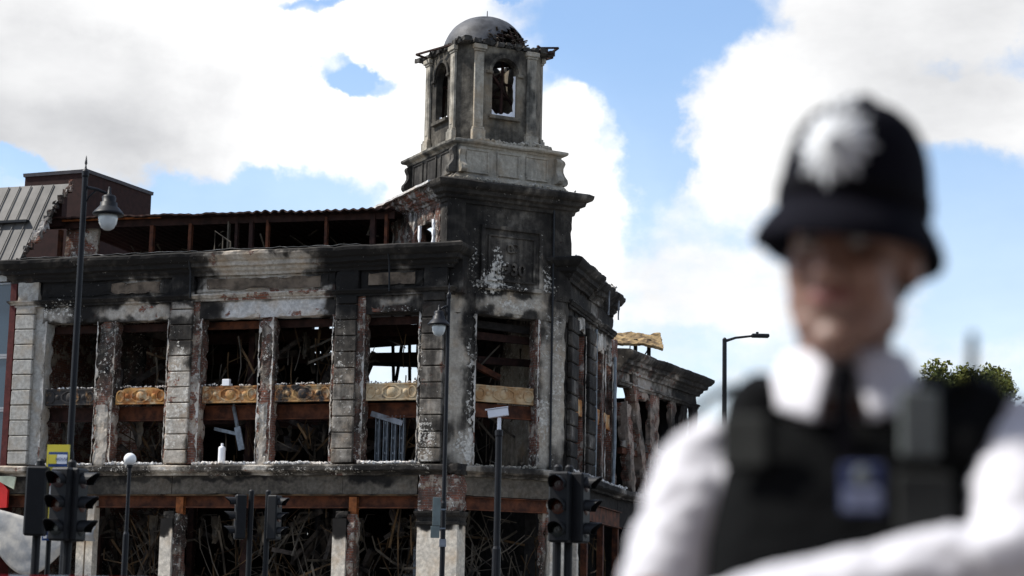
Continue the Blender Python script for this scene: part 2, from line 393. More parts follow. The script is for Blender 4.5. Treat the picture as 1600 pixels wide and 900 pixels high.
M_palelin = char_mat('pale_scorched_lintel', FL, base=(.56, .54, .51), bias=.10, fleck=.05, brick=-.03, seed=29., cont=.8, streak=.2, blobs=((-8.3, 10.3, .7, .8, .6), (-3.9, 10.3, .5, .8, .6)))
M_fascia = char_mat('smoke_stained_fascia', FL, base=(.17, .148, .12), bias=.40, fleck=-.12, brick=-.4, seed=33., cont=.7, streak=.05, grey=(.07, .06, .048), blobs=((-2.4, 5.1, 1.2, .25, .5), (-9.5, 5.1, 6, .14, .3), (-13., 4.9, 2.2, .6, .25)))
M_pier = char_mat('scorched_brick_pier', FL, base=(.48, .415, .345), bias=.42, fleck=.14, brick=.12, seed=4.,
                  blobs=((-6.05, 6.3, .6, 1.4, -.4), (-11.7, 6.4, .6, 1.1, -.4), (-11.8, 8.8, .5, 1.2, .3), (-9, 6.8, 1., 1.8, -.25), (-3.4, 9.5, 1, 1, .1), (-14.5, 8, .8, 4, -.5)))
M_tower = char_mat('scorched_tower_render', FT, base=(.43, .385, .32), bias=.63, fleck=.06, brick=-.12, seed=9., cont=.75,
                   blobs=((1.75, 8., .62, 2.6, -.38), (0.1, 10.4, 1.3, .32, -.52), (1.2, 10.9, .3, 1.2, -.3), (-1.65, 8.8, .45, 2.4, -.45), (-1.2, 5.9, .6, .8, -.40), (1.3, 6.2, .4, 1.4, -.35), (-1.65, 12.2, .4, 1.2, -.12), (0., 4.9, 1.6, .35, -.22), (0, 13., 1.3, .35, -.1), (-.2, 12.2, 2, 1.6, .12)),
                   fblobs=((-.35, 11.4, .38, .62, .20), (-.75, 11.0, .4, .35, .12), (.2, 10.9, 1.0, .16, .08), (-1.1, 11.6, .3, .5, .1), (1.45, 11.3, .25, .5, .16), (1.7, 8.6, .5, 2.4, .10), (-1.15, 6., .5, .6, .16), (-1.05, 7.8, .18, 2, .14), (.3, 10.4, 1., .22, .16), (1.25, 6.5, .3, 1.1, .12)))
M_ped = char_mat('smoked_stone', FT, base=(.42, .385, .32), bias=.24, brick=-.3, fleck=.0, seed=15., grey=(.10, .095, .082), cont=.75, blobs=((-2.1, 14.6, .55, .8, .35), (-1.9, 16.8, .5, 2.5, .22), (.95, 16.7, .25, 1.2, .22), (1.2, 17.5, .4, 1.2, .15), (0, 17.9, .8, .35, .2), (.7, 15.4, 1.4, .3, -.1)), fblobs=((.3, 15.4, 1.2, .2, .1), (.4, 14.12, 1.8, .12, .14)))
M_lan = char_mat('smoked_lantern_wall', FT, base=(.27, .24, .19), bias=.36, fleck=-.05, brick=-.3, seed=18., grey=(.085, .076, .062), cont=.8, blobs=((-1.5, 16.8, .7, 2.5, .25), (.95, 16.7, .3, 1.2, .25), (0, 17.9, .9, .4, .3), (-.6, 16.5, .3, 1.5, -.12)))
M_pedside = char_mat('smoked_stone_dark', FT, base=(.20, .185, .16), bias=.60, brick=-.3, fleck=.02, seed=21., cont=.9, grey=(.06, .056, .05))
M_ruin = char_mat('ruined_brick', FT, base=(.5, .47, .44), bias=.42, brick=.10, fleck=.12, seed=31., streak=.9)
M_right = char_mat('scorched_render_side', FR, base=(.44, .41, .37), bias=.72, fleck=.04, brick=-.02, seed=40., blobs=((6., 9.8, 2.2, .7, -.5), (3.2, 7., .6, 2., -.15), (7.8, 8., 1., 3, -.5)))
M_rpier = char_mat('scorched_brick_reveal', FR, base=(.42, .37, .33), bias=.36, fleck=.09, brick=.16, seed=47.)
M_wing = char_mat('scorched_wing_render', FS, base=(.42, .385, .35), bias=.50, fleck=.05, brick=.0, seed=55., blobs=((1.5, 9.45, 1.6, .4, -.4), (7.5, 9.8, 2., 1.2, .35), (4, 10.2, 5, .25, .15)))
M_wpier = char_mat('scorched_wing_brick', FS, base=(.36, .29, .24), bias=.34, fleck=.08, brick=.05, seed=61.)
M_inner = char_mat('burnt_inner_wall', FL, base=(.12, .08, .06), bias=.78, fleck=-.1, brick=.1, seed=70., bump=.4)
M_shoppier = char_mat('cream_painted_pier', FL, base=(.62, .56, .47), bias=.02, fleck=-.2, brick=-.5, seed=80., streak=.12, cont=.3, bump=.08,
                      blobs=((-9., 3.75, .5, .45, .9), (-3.3, 3.8, .5, .5, .8), (-.3, 4.05, 1., .55, 1.1), (-3.4, 3.1, .2, .6, .3), (1.9, 4.1, 1, .5, 1.0)))
M_ash = char_mat('ash_and_plaster_rubble', FL, base=(.74, .72, .69), bias=.06, fleck=.10, brick=-.4, seed=90.)
M_endp = char_mat('pale_stone', FL, base=(.40, .385, .35), bias=.14, fleck=-.1, brick=-.4, seed=95., cont=.45, bump=.3)
M_rust = pbr('rusty_steel', (.055, .020, .012), .85, 0, .5, 3, .3, tint=(.13, .042, .018))
M_rustdark = pbr('dark_rusty_steel', (.028, .012, .009), .9, 0, .5, 4, .3)
M_orange = pbr('orange_oxide_steel', (.22, .07, .02), .85, 0, .4, 6, .3)
M_soot = pbr('charred_timber', (.016, .014, .013), .95, 0, .5, 5, .5)
M_dark = pbr('soot_black_iron', (.014, .015, .017), .5, .3, .3, 20, .1)
M_polepaint = pbr('dark_blue_black_post_paint', (.0055, .006, .008), .5, 0, .25, 8, .05, spec=.25)
M_stick = pbr('grey_burnt_strip', (.035, .03, .025), .85, 0, .6, 1.5, .2, tint=(.13, .108, .082))
M_stickb = pbr('brown_burnt_lath', (.045, .028, .015), .9, 0, .6, 1.5, .2, tint=(.13, .078, .036))
M_metal = pbr('bent_zinc_strip', (.20, .21, .23), .55, .3, .35, 4, .15)
M_stud = pbr('steel_stud', (.16, .18, .20), .5, .4, .3, 6, .1)
M_debris = pbr('charred_rubble', (.03, .024, .02), .95, 0, .6, 3, .6, tint=(.10, .075, .055))
M_lead = pbr('dome_lead', (.038, .039, .043), .6, .1, .4, 2.2, .35, tint=(.085, .086, .092))
M_roofsheet = pbr('mansard_metal', (.085, .08, .074), .6, .1, .35, 1.2, .1)
M_brickbox = pbr('dark_red_brick', (.026, .010, .008), .9, 0, .25, 5, .2)
M_tan = pbr('scorched_tan_roof_felt', (.13, .08, .04), .9, 0, .5, 3.5, .5, tint=(.36, .25, .12))
M_white = pbr('white_plastic', (.78, .78, .80), .4, 0, .04, 4, 0)
M_globe = pbr('opal_globe', (.80, .79, .76), .25, 0, .05, 4, 0, spec=.5)
M_greysign = pbr('grey_green_sign_back', (.16, .19, .18), .5, .2, .12, 6, .05)
def ochre(name, seed, dark, cream=0.):
    m = bpy.data.materials.new(name); m.use_nodes = True; T = NT(m.node_tree); b = T.n['Principled BSDF']
    g = T.new('ShaderNodeNewGeometry'); p = T.vec('ADD', g.outputs['Position'], (seed, seed*2, seed))
    c = T.mix(T.maprange(T.noise(p, 2.4, 5, .6), .35, .65), tuple(a+(b-a)*cream for a, b in zip((.24, .075, .016), (.34, .23, .11))), tuple(a+(b-a)*cream for a, b in zip((.46, .25, .08), (.50, .42, .29))))
    c = T.mix(T.maprange(T.noise(p, 4, 6, .65), .48, .68), c, (.42, .34, .22))
    c = T.mix(T.maprange(T.math('ADD', T.noise(p, 2.2, 7, .7), dark), .50, .66), c, (.03, .027, .026))
    T.l.new(c, b.inputs['Base Color']); b.inputs['Roughness'].default_value = .8; b.inputs['Specular IOR Level'].default_value = .25
    bp = T.new('ShaderNodeBump'); bp.inputs['Strength'].default_value = .35; bp.inputs['Distance'].default_value = .02
    T.l.new(T.noise(p, 22, 5, .65), bp.inputs['Height']); T.l.new(bp.outputs[0], b.inputs['Normal']); return m

# ------------------------------------------------------------------ the ground
mb = MB(); mb.box(-1500, 1500, -800, 2500, -.4, 0); tag(mb.build('ground', pbr('paving_ground', (.20, .19, .18), .9, 0, .2, .8, .2)), kind='structure')
mb = MB(); mb.box(-300, 300, 6.5, 50, .002, .006); tag(mb.build('road', pbr('asphalt', (.05, .05, .052), .9, 0, .25, 3, .3)), kind='structure')
mb = MB(); mb.box(-300, 300, 50, 50.3, 0.0, .13); tag(mb.build('kerb', pbr('kerb_stone', (.30, .29, .27), .9, 0, .2, 3, .2)), kind='structure')
mb = MB(); mb.box(-300, 300, 50.3, 57, .001, .12); tag(mb.build('pavement', pbr('paving_flags', (.27, .26, .24), .9, 0, .2, 2, .2)), kind='structure')

# ================================================================== the burnt corner building
B = thing('burnt_building', 'fire-gutted corner building with soot-blackened facades, empty windows and a domed tower', 'building', (FT[0], FT[1], 0))
def BP(name, mb, mat, frame, smooth=False): return mb.build(name, mat, B, frame, smooth)
def SP(name, mb, mat, par, smooth=False): return mb.build(name, mat, par, FW, smooth)
JOINT0, PITCHB = 9.30, .482
def pilaster(frame, x0, x1, y0, ycore, z0, z1, mat, core, coremat, seed, blocks=True):
    """rusticated pilaster: a rough core and separate blocks with open joints"""
    mb = MB(); mb.rbox(core[0], core[1], ycore, .42, z0, z1, .17, .02, .06, seed); o = BP('pilaster', mb, coremat, frame)
    z = JOINT0
    while z-PITCHB > z0+.02: z -= PITCHB
    zs = [z0]
    while z < z1-.12:
        if z > z0+.2: zs.append(z)
        z += PITCHB
    zs.append(z1); me = {}
    for i, (a, b) in enumerate(zip(zs, zs[1:])):
        key = (round(b-a, 2), i % 3)
        if key not in me:
            m2 = MB(); m2.bbox(x0, x1, y0, ycore-.004, -(b-a)/2+.016, (b-a)/2-.016, .02, .014, seed+i*1.3); me[key] = m2.mesh('block', mat)
        link('block', me[key], o, FW, (0, 0, (a+b)/2))
    return o
# --- long left facade (local x = minus the distance from the corner)
pilaster(FL, -.95, -.27, -.20, -.06, 5.5, 10.52, M_left, (-1.08, -.22), M_left, 1)
pilaster(FL, -3.75, -3.07, -.16, -.03, 5.5, 10.52, M_left, (-3.86, -2.82), M_pier, 2)
pilaster(FL, -9.30, -8.55, -.16, -.03, 5.5, 10.52, M_left, (-9.40, -8.24), M_pier, 3)
pilaster(FL, -14.80, -14.12, -.18, -.04, 5.5, 10.52, M_endp, (-14.86, -13.72), M_endp, 4)
for s_, (a, b) in enumerate(((-6.28, -5.81), (-11.87, -11.24))):
    mb = MB(); mb.rbox(a, b, -.0, .40, 5.45, 9.98, .12, .025, .07, 11+s_); BP('window_pier', mb, M_pier, FL)
    mb = MB(); mb.rbox(a+.04, b-.12, -.07, .0, 5.45, 7.35, .12, .02, .06, 14+s_); BP('render_patch', mb, M_left, FL)
def render_lip(frame, x, sg, y, z0, z1, seed, w0=.05):
    def fn(u, v):
        z = z0+u*(z1-z0); w = max(.003, w0-.025+.13*noise.noise(Vector((seed, z*1.7, 0)))+.09*noise.noise(Vector((seed, z*5.3, 3)))+.05*noise.noise(Vector((seed, z*14, 6))))
        return (x+sg*v*w+.012*noise.noise(Vector((seed, z*4, 9))), y-.012*noise.noise(Vector((z*5, v, seed))), z)
    mb = MB(); mb.sheet(fn, 110, 2, .022); BP('render_lip', mb, M_flake, frame)
for i_, (x_, sg_) in enumerate(((-1.08, 1), (-2.82, -1), (-3.86, 1), (-5.81, -1), (-6.28, 1), (-8.24, -1), (-9.40, 1), (-11.24, -1), (-11.87, 1), (-13.72, -1))):
    render_lip(FL, x_, sg_, -.075, 5.5, 9.97, i_*2.3+1)
render_lip(FT, -.93, -1, -1.905, 5.5, 9.98, 41, .07); render_lip(FT, 1.13, 1, -1.905, 5.5, 9.98, 44)
BAYS = ((-2.82, -1.08), (-5.81, -3.86), (-8.24, -6.28), (-11.24, -9.40), (-13.72, -11.87))
# lintels over the bays
for i, (a, b) in enumerate(((-2.90, -1.0), (-8.35, -3.80), (-13.9, -9.30))):
    mb = MB(); mb.rbox(a, b, -.04, .40, 9.96, 10.53, .14, .018, .05, 20+i); BP('lintel', mb, M_palelin if i == 1 else M_left, FL)
mb = MB(); mb.rbox(-2.6, -1.35, -.12, -.03, 10.0, 10.16, .09, .03, .08, 27); BP('hanging_render', mb, M_pier, FL)
# inner wall face behind lintels and frieze
mb = MB(); mb.rbox(-15.0, .2, .06, .44, 10.54, 11.9, .4, .015, 0, 23); BP('frieze_wall', mb, M_left, FL)
# frieze slabs
for i, (a, b) in enumerate(((-.95, -.22), (-3.0, -1.0), (-3.8, -3.05), (-8.5, -3.85), (-9.35, -8.55), (-13.95, -9.4), (-14.8, -14.05))):
    pil = i % 2 == 0
    mb = MB(); mb.rbox(a, b, -.13 if pil else -.03, .06, 10.70, 11.30, .18, .014, .03, 30+i); o = BP('frieze', mb, M_endp if i == 6 else M_left, FL)
    if not pil:
        mb = MB(); mb.rbox(a+.22, b-.22, -.065, -.03, 10.80, 11.2, .18, .012, .03, 37+i); SP('frieze_panel', mb, M_left, o)
M_ptan = pbr('bare_tan_render', (.085, .064, .047), .95, 0, .45, 2, .3, tint=(.19, .145, .105))
for a, b in ((-11.5, -9.75), (-8.15, -4.3), (-2.75, -1.25)):
    mb = MB(); mb.rbox(a, b, -.085, -.06, 10.82, 11.19, .10, .006, .05, 44); BP('bare_render_patch', mb, M_ptan, FL)
# architrave and cornice with a return at the corner
arch = [(-.05, 10.50), (.10, 10.50), (.10, 10.57), (.15, 10.58), (.19, 10.64), (.22, 10.66), (.22, 10.705), (-.05, 10.71)]
mb = MB(); mb.mould(arch, [(-14.95, .3), (-14.95, -.02), (-.16, -.02), (-.16, .3)], seg=.16, amp=.014, chip=.06, seed=3); BP('architrave', mb, M_left, FL)
corn = [(-.05, 11.28), (.10, 11.28), (.12, 11.36), (.20, 11.42), (.22, 11.50), (.34, 11.54), (.36, 11.66), (.44, 11.70), (.52, 11.80), (.55, 11.84), (.55, 11.93), (.42, 11.99), (-.05, 12.02)]
mb = MB(); mb.mould(corn, [(-15.0, .5), (-15.0, -.02), (-.14, -.02), (-.14, .5)], seg=.15, amp=.018, chip=.07, seed=5); BP('cornice', mb, M_left, FL)
# flashing strip on top of the cornice, buckled
def flash(u, v):
    x = -14.6+u*11.6; z = 12.03+.05*noise.noise(Vector((x*.9, 0, 1)))+.035*noise.noise(Vector((x*3, 0, 5))); return (x, -.46+v*.5, z+v*.05+.02*noise.noise(Vector((x*4, v*3, 2))))
mb = MB(); mb.sheet(flash, 90, 3, .012); BP('flashing', mb, pbr('pale_buckled_flashing', (.22, .21, .19), .7, .1, .5, 1.5, .2, tint=(.42, .40, .37)), FL)
# pipe stubs on the frieze
for x in (-8.6, -2.0):
    mb = MB(); mb.tube([(x, -.50, 11.9), (x, -.30, 11.4), (x, -.24, 10.6)], .03, 8); BP('downpipe', mb, M_dark, FL)
# spandrel panels with raised medallions
def spandrel(frame, x0, x1, y, z0, z1, mat, arched=0, seed=0):
    n = 24; top = []
    for i in range(n+1):
        t = i/n; k = abs(2*t-1); zt = z1-(arched*max(0, (k-.45)/.55)**2.2)
        top.append((x0+(x1-x0)*t, zt+.006*math.sin(t*19+seed)))
    poly = [(x0, z0), (x1, z0)]+top[::-1]
    mb = MB(); mb.prism(poly, y, y+.05); o = BP('spandrel_panel', mb, mat, frame)
    w = x1-x0; cx = (x0+x1)/2; zc = (z0+z1)/2; h = z1-z0
    def ring(c, rx, rz, t, nm, sides=20, oct_=False):
        m2 = MB(); vs = []; fs = []; N = 8 if oct_ else sides
        for k in range(N):
            a = 6.28319*(k+.5)/N
            for q, yy in ((1, y-.002), (1, y-.03), (1-t, y-.03), (1-t, y-.002)): vs.append((c+math.cos(a)*rx*q, yy, zc+math.sin(a)*rz*q))
        for k in range(N):
            k2 = (k+1) % N
            for j in range(3): fs.append((k*4+j, k*4+j+1, k2*4+j+1, k2*4+j))
        m2.add(vs, fs); SP(nm, m2, mat, o)
    def disc(c, r):
        m2 = MB(); vs = [(c, y-.05, zc)]; 
        for q, yy in ((.55, y-.045), (.9, y-.02), (1, y-.001)):
            for k in range(18): a = 6.28319*k/18; vs.append((c+math.cos(a)*r*q, yy, zc+math.sin(a)*r*q))
        fs = [(0, 1+(k+1) % 18, 1+k) for k in range(18)]
        for j in range(2):
            for k in range(18): fs.append((1+j*18+k, 1+j*18+(k+1) % 18, 1+(j+1)*18+(k+1) % 18, 1+(j+1)*18+k))
        m2.add(vs, fs); SP('medallion', m2, mat, o, True)
    ring(cx, w*.20, h*.42, .16, 'medallion_frame', oct_=True); disc(cx, h*.31)
    for sg in (-1, 1):
        ring(cx+sg*w*.40, w*.085, h*.36, .22, 'medallion_ring'); disc(cx+sg*w*.27, h*.17)
    if not arched:
        m2 = MB(); m2.box(x0+.03, x1-.03, y-.02, y-.003, z1-.05, z1-.015); SP('panel_rim', m2, mat, o)
    m2 = MB(); m2.box(x0+.03, x1-.03, y-.025, y-.003, z0+.012, z0+.05); SP('panel_rim', m2, mat, o)
    return o
darks = (-.04, .10, .03, -.05, .17)
for i, (a, b) in enumerate(BAYS):
    spandrel(FL, a+.05, b-.05, .06, 7.36, 7.88, ochre('scorched_ochre_panel_%s' % 'abcde'[i], i*7.3+1, darks[i], (.8, .15, .1, 0, .2)[i]), .28 if i == 3 else 0, i)
# ledge above the shopfront, and fascia boards
ledge = [(-.05, 5.14), (.18, 5.14), (.20, 5.20), (.36, 5.24), (.42, 5.28), (.42, 5.40), (.38, 5.44), (-.30, 5.49)]
mb = MB(); mb.mould(ledge, [(-15.1, .3), (-15.1, 0), (-.02, 0)], seg=.18, amp=.016, chip=.05, seed=8); BP('ledge', mb, M_left, FL)
for i, (a, b) in enumerate(((-15.0, -9.0), (-8.99, -3.35), (-3.34, -.98))):
    mb = MB(); mb.rbox(a, b, -.10, .10, 4.58, 5.16, .22, .008, .02, 60+i); BP('shop_fascia', mb, M_fascia, FL)
mb = MB(); mb.rbox(-15.0, -.9, -.16, .02, 4.53, 4.58, .3, .012, .02, 65); BP('fascia_bead', mb, M_stickb, FL)
mb = MB(); mb.box(-15, -.9, .12, .16, 4.20, 4.57); mb.box(-15, -.9, -.02, .3, 4.18, 4.21); mb.box(-15, -.9, -.02, .3, 4.525, 4.55); BP('steel_beam', mb, M_rust, FL)
for x in (-8.72, -3.02):
    mb = MB(); mb.box(x-.12, x+.12, -.08, -.05, 0, 4.5); mb.box(x-.12, x+.12, .07, .10, 0, 4.5); mb.box(x-.015, x+.015, -.05, .07, 0, 4.5); BP('steel_column', mb, M_orange, FL)
# shop piers, cream paint with soot at the head
def shop_pier(frame, x0, x1, y0, y1, z1, cap=True):
    mb = MB(); mb.rbox(x0, x1, y0, y1, 0, z1, .4, .002, .008, x0); o = BP('shop_pier', mb, M_shoppier, frame)
    if cap: m2 = MB(); m2.rbox(x0+.05, x1+.03, y0+.02, y1, z1+.002, z1+.22, .12, .012, .03, 4); SP('pier_cap', m2, M_left, o)
    return o
shop_pier(FL, -9.22, -8.82, -.30, -.08, 3.84)
shop_pier(FL, -3.55, -3.12, -.30, -.08, 3.86)
shop_pier(FL, -12.2, -11.93, -.1, .2, 4.1, False); shop_pier(FL, -11.86, -11.62, -.12, .2, 4.4, False)
for x in (-8.74, -3.05):
    mb = MB(); mb.rbox(x-.07, x+.16, -.24, .22, 0, 3.98, .12, .02, .06, x); BP('brick_pier', mb, M_pier, FL)
# corner pier of the shopfront
mb = MB(); mb.rbox(-.93, .32, -.20, .5, 0, 3.72, .3, .003, .01, 71); o = BP('corner_pier', mb, M_shoppier, FL)
m2 = MB(); m2.mould([(-.05, 3.70), (.03, 3.70), (.04, 3.78), (.0, 3.80), (.01, 3.92), (.06, 3.97), (.09, 4.04), (.09, 4.09), (-.05, 4.10)], [(-.93, .5), (-.93, -.2), (.32, -.2), (.32, .5)], seg=.15, amp=.01, chip=.03, seed=12); SP('capital', m2, M_left, o)
m2 = MB(); m2.rbox(-.93, .33, -.18, .5, 4.10, 5.15, .14, .02, .05, 73); SP('pier_head', m2, M_pier, o)
mb = MB(); mb.rbox(-.06, .42, -.25, .3, 5.14, 5.47, .12, .02, .06, 74); BP('ledge_corner', mb, M_left, FL)

# --- the tower front (chamfered corner)
fy = -1.85
mb = MB(); mb.rbox(-1.99, -.93, fy, fy+.45, 5.4, 10.0, .16, .014, .05, 80); BP('tower_wall', mb, M_tower, FT)
mb = MB(); mb.rbox(1.12, 2.02, fy, fy+.45, 5.4, 10.0, .16, .014, .05, 81); BP('tower_wall', mb, M_tower, FT)
mb = MB(); mb.rbox(-1.99, 2.20, fy+.002, fy+.45, 9.98, 13.5, .18, .012, .03, 82); BP('tower_wall', mb, M_tower, FT)
mb = MB(); mb.rbox(-.99, 1.20, fy-.03, fy+.2, 9.98, 10.62, .12, .02, .05, 87); BP('lintel', mb, M_tower, FT)
mb = MB(); mb.rbox(-2.0, -1.38, fy-.06, fy, 10.9, 13.5, .16, .012, .03, 83); BP('corner_strip', mb, M_tower, FT)
mb = MB(); mb.rbox(1.64, 2.24, fy-.06, fy, 10.6, 13.5, .16, .012, .03, 84); BP('corner_strip', mb, M_tower, FT)
mb = MB(); mb.rbox(1.64, 2.08, fy-.06, fy, 5.4, 10.6, .16, .014, .03, 85); BP('corner_strip', mb, M_tower, FT)
mb = MB(); mb.tube([(1.60, fy-.07, 13.45), (1.60, fy-.07, 9), (1.61, fy-.07, 5.5)], .035, 8); BP('downpipe', mb, M_dark, FT)
# jambs of the tower window: ragged brick and render
mb = MB(); mb.rbox(-1.0, -.90, fy-.03, fy+.4, 5.45, 10.0, .1, .03, .08, 88); BP('window_jamb', mb, M_tower, FT)
mb = MB(); mb.rbox(1.09, 1.24, fy-.02, fy+.4, 5.45, 10.0, .1, .03, .08, 89); BP('window_jamb', mb, M_pier, FT)
# remaining tower walls
mb = MB(); mb.rbox(-2.0, -1.62, -1.40, -.98, 11.9, 13.4, .12, .03, .05, 90); mb.rbox(-2.0, -1.62, .42, 2.25, 11.9, 13.4, .12, .04, .1, 91); mb.rbox(-2.0, -1.62, -1.0, .45, 12.85, 13.4, .12, .03, .07, 92); mb.rbox(-2.0, -1.65, -1.0, .45, 11.9, 12.2, .12, .03, .07, 92); BP('tower_side_wall', mb, M_ruin, FT)
mb = MB(); mb.rbox(-2.06, -1.98, -.06, .06, 12.2, 12.85, .1, .02, .02, 93); mb.rbox(-2.05, -1.96, -1.05, -.92, 12.1, 12.9, .1, .02, .03, 94); BP('window_frame', mb, M_white, FT)
mb = MB(); mb.rbox(1.85, 2.22, -1.4, 2.2, 5.4, 13.4, .3, .02, .05, 95); BP('tower_side_wall', mb, M_tower, FT)
mb = MB(); mb.rbox(.15, 2.2, 1.85, 2.2, 9.0, 12.1, .3, .02, .05, 96); BP('tower_back_wall', mb, M_inner, FT)
mb = MB(); mb.box(-1.95, 2.15, -1.6, 2.15, 13.3, 13.42); BP('tower_deck', mb, M_soot, FT)
# tower cornice (front and right whole, left run broken back to its core)
tcor = [(-.05, 13.30), (.06, 13.30), (.08, 13.40), (.16, 13.44), (.18, 13.52), (.30, 13.57), (.33, 13.68), (.46, 13.74), (.50, 13.80), (.52, 13.90), (.40, 13.97), (-.1, 14.03)]
mb = MB(); mb.mould(tcor, [(-1.98, -1.5), (-1.98, fy), (2.26, fy), (2.26, 2.2)], seg=.14, amp=.014, chip=.05, seed=14); BP('cornice', mb, M_tower, FT)
tco2 = [(o*.9-.04, z-.05) for o, z in tcor]
mb = MB(); mb.mould(tco2, [(-1.96, 2.3), (-1.96, -1.52)], seg=.11, amp=.06, chip=.22, seed=17); BP('broken_cornice', mb, M_ruin, FT)
def slabf(u, v): y = -1.6+u*4.2; return (-2.52+v*.75+.06*noise.noise(Vector((y*2, 1, 0))), y, 13.93-.1*u+v*.12+.04*noise.noise(Vector((y*2.5, v, 3))))
mb = MB(); mb.sheet(slabf, 30, 3, -.06); BP('broken_cornice_slab', mb, M_ash, FT)
mb = MB(); mb.box(-1.9, 2.15, -1.75, 2.1, 13.95, 14.08); BP('tower_roof_slab', mb, M_ped, FT)
# date panel
o_dp = MB()
o_dp.rbox(-.86, 1.22, fy-.05, fy-.002, 10.78, 12.72, .2, .008, .01, 100); dp = BP('date_panel', o_dp, M_tower, FT)
def frame_rect(x0, x1, z0, z1, w, y0, y1, b=.0):
    m = MB(); m.bbox(x0, x1, y0, y1, z1-w, z1, .012); m.bbox(x0, x1, y0, y1, z0, z0+w, .012); m.bbox(x0, x0+w, y0, y1, z0+w+.002, z1-w-.002, .012); m.bbox(x1-w, x1, y0, y1, z0+w+.002, z1-w-.002, .012); return m
SP('panel_frame', frame_rect(-.86, 1.22, 10.78, 12.72, .12, fy-.13, fy-.051), M_tower, dp)
SP('panel_frame', frame_rect(-.62, .98, 11.02, 12.45, .07, fy-.10, fy-.051), M_tower, dp)
tm = text_mesh('1930', .52, .05, .012); tm.materials.append(M_tower)
to = link('date_numerals', tm, dp); to.rotation_euler = (rad(90), 0, 0); to.location = (.12, fy-.09, 11.40); tag(to, 'raised numerals reading 1930')
mono = MB()
for cx, cz in ((.12, 12.05), (.27, 12.08)):
    mono.tube([(cx+math.cos(k*.44)*.11, fy-.085, cz+math.sin(k*.44)*.12) for k in range(1, 14)], .028, 6)
mono.tube([(.2+math.sin(k*.5)*.05, fy-.10, 11.92+k*.025) for k in range(12)], .025, 6)
SP('monogram', mono, M_tower, dp, True)
spandrel(FT, -.91, 1.12, fy+.10, 7.39, 7.90, ochre('scorched_ochre_panel_f', 61, -.06, .6), 0, 6)
mb = MB(); mb.box(-1.0, 1.2, fy+.25, fy+.29, 6.98, 7.36); mb.box(-1., 1.2, fy+.16, fy+.38, 6.95, 6.98); BP('steel_beam', mb, M_rust, FT)
# ledge, fascia, beam under the tower
mb = MB(); mb.mould(ledge, [(-1.75, fy), (2.06, fy)], seg=.16, amp=.018, chip=.05, seed=19); BP('ledge', mb, M_tower, FT)
mb = MB(); mb.rbox(-1.45, 1.9, fy-.08, fy+.15, 4.58, 5.16, .2, .008, .02, 104); BP('shop_fascia', mb, M_fascia, FT)
mb = MB(); mb.box(-1.5, 1.9, fy+.05, fy+.09, 4.2, 4.57); mb.box(-1.5, 1.9, fy-.04, fy+.2, 4.17, 4.20); mb.box(-1.5, 1.9, fy-.06, fy+.2, 4.535, 4.56); BP('steel_beam', mb, M_rust, FT)
mb = MB(); mb.rbox(1.62, 2.22, fy-.12, fy+.5, 0, 3.55, .2, .008, .02, 105); BP('shop_pier', mb, M_shoppier, FT)
mb = MB(); mb.rbox(1.55, 2.1, fy-.02, fy+.5, 3.55, 5.1, .16, .02, .05, 106); BP('brick_pier', mb, M_pier, FT)
mb = MB(); mb.rbox(1.42, 1.55, fy, fy+.3, 0, 4.2, .16, .02, .05, 107); BP('brick_pier', mb, M_pier, FT)

# --- pedestal under the lantern
pc = .12; ph = 1.78
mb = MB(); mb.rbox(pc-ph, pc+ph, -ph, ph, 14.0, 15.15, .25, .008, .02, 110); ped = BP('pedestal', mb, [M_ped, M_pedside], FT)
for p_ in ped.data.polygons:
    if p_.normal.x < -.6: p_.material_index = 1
mb = MB(); mb.mould([(-.05, 13.98), (.16, 13.98), (.15, 14.10), (.10, 14.16), (.03, 14.22), (-.05, 14.22)], [(pc-ph, -ph), (pc+ph, -ph), (pc+ph, ph), (pc-ph, ph)], True, .16, .02, .05, 21); SP('plinth', mb, M_ped, ped)
mb = MB(); mb.mould([(-.05, 15.08), (.03, 15.08), (.06, 15.14), (.16, 15.17), (.20, 15.21), (.20, 15.28), (-.05, 15.33)], [(pc-ph, -ph), (pc+ph, -ph), (pc+ph, ph), (pc-ph, ph)], True, .12, .012, .06, 22); SP('pedestal_moulding', mb, M_ped, ped)
mb = MB(); mb.box(pc-1.7, pc+1.7, -1.7, 1.7, 15.2, 15.31); SP('pedestal_top', mb, M_ped, ped)
for (a, b) in ((-1.38, -.60), (-.33, .44), (.66, 1.42)):
    m = frame_rect(a, b, 14.27, 15.02, .055, -ph-.05, -ph-.003); m.rbox(a+.05, b-.05, -ph-.018, -ph-.002, 14.32, 14.97, .2, .004, 0, a); SP('panel', m, M_ped, ped)
    m = MB(); y0, y1 = a-.02, b-.06
    def yb(mm, ya, yb_, za, zb, xo): mm.bbox(pc-ph-xo, pc-ph-.003, ya, yb_, za, zb, .01)
    yb(m, y0, y1, 14.97, 15.02, .05); yb(m, y0, y1, 14.27, 14.32, .05); yb(m, y0, y0+.055, 14.325, 14.965, .05); yb(m, y1-.055, y1, 14.325, 14.965, .05); m.rbox(pc-ph-.018, pc-ph-.002, y0+.05, y1-.05, 14.32, 14.97, .2, .004, 0, a); SP('panel', m, M_pedside, ped)
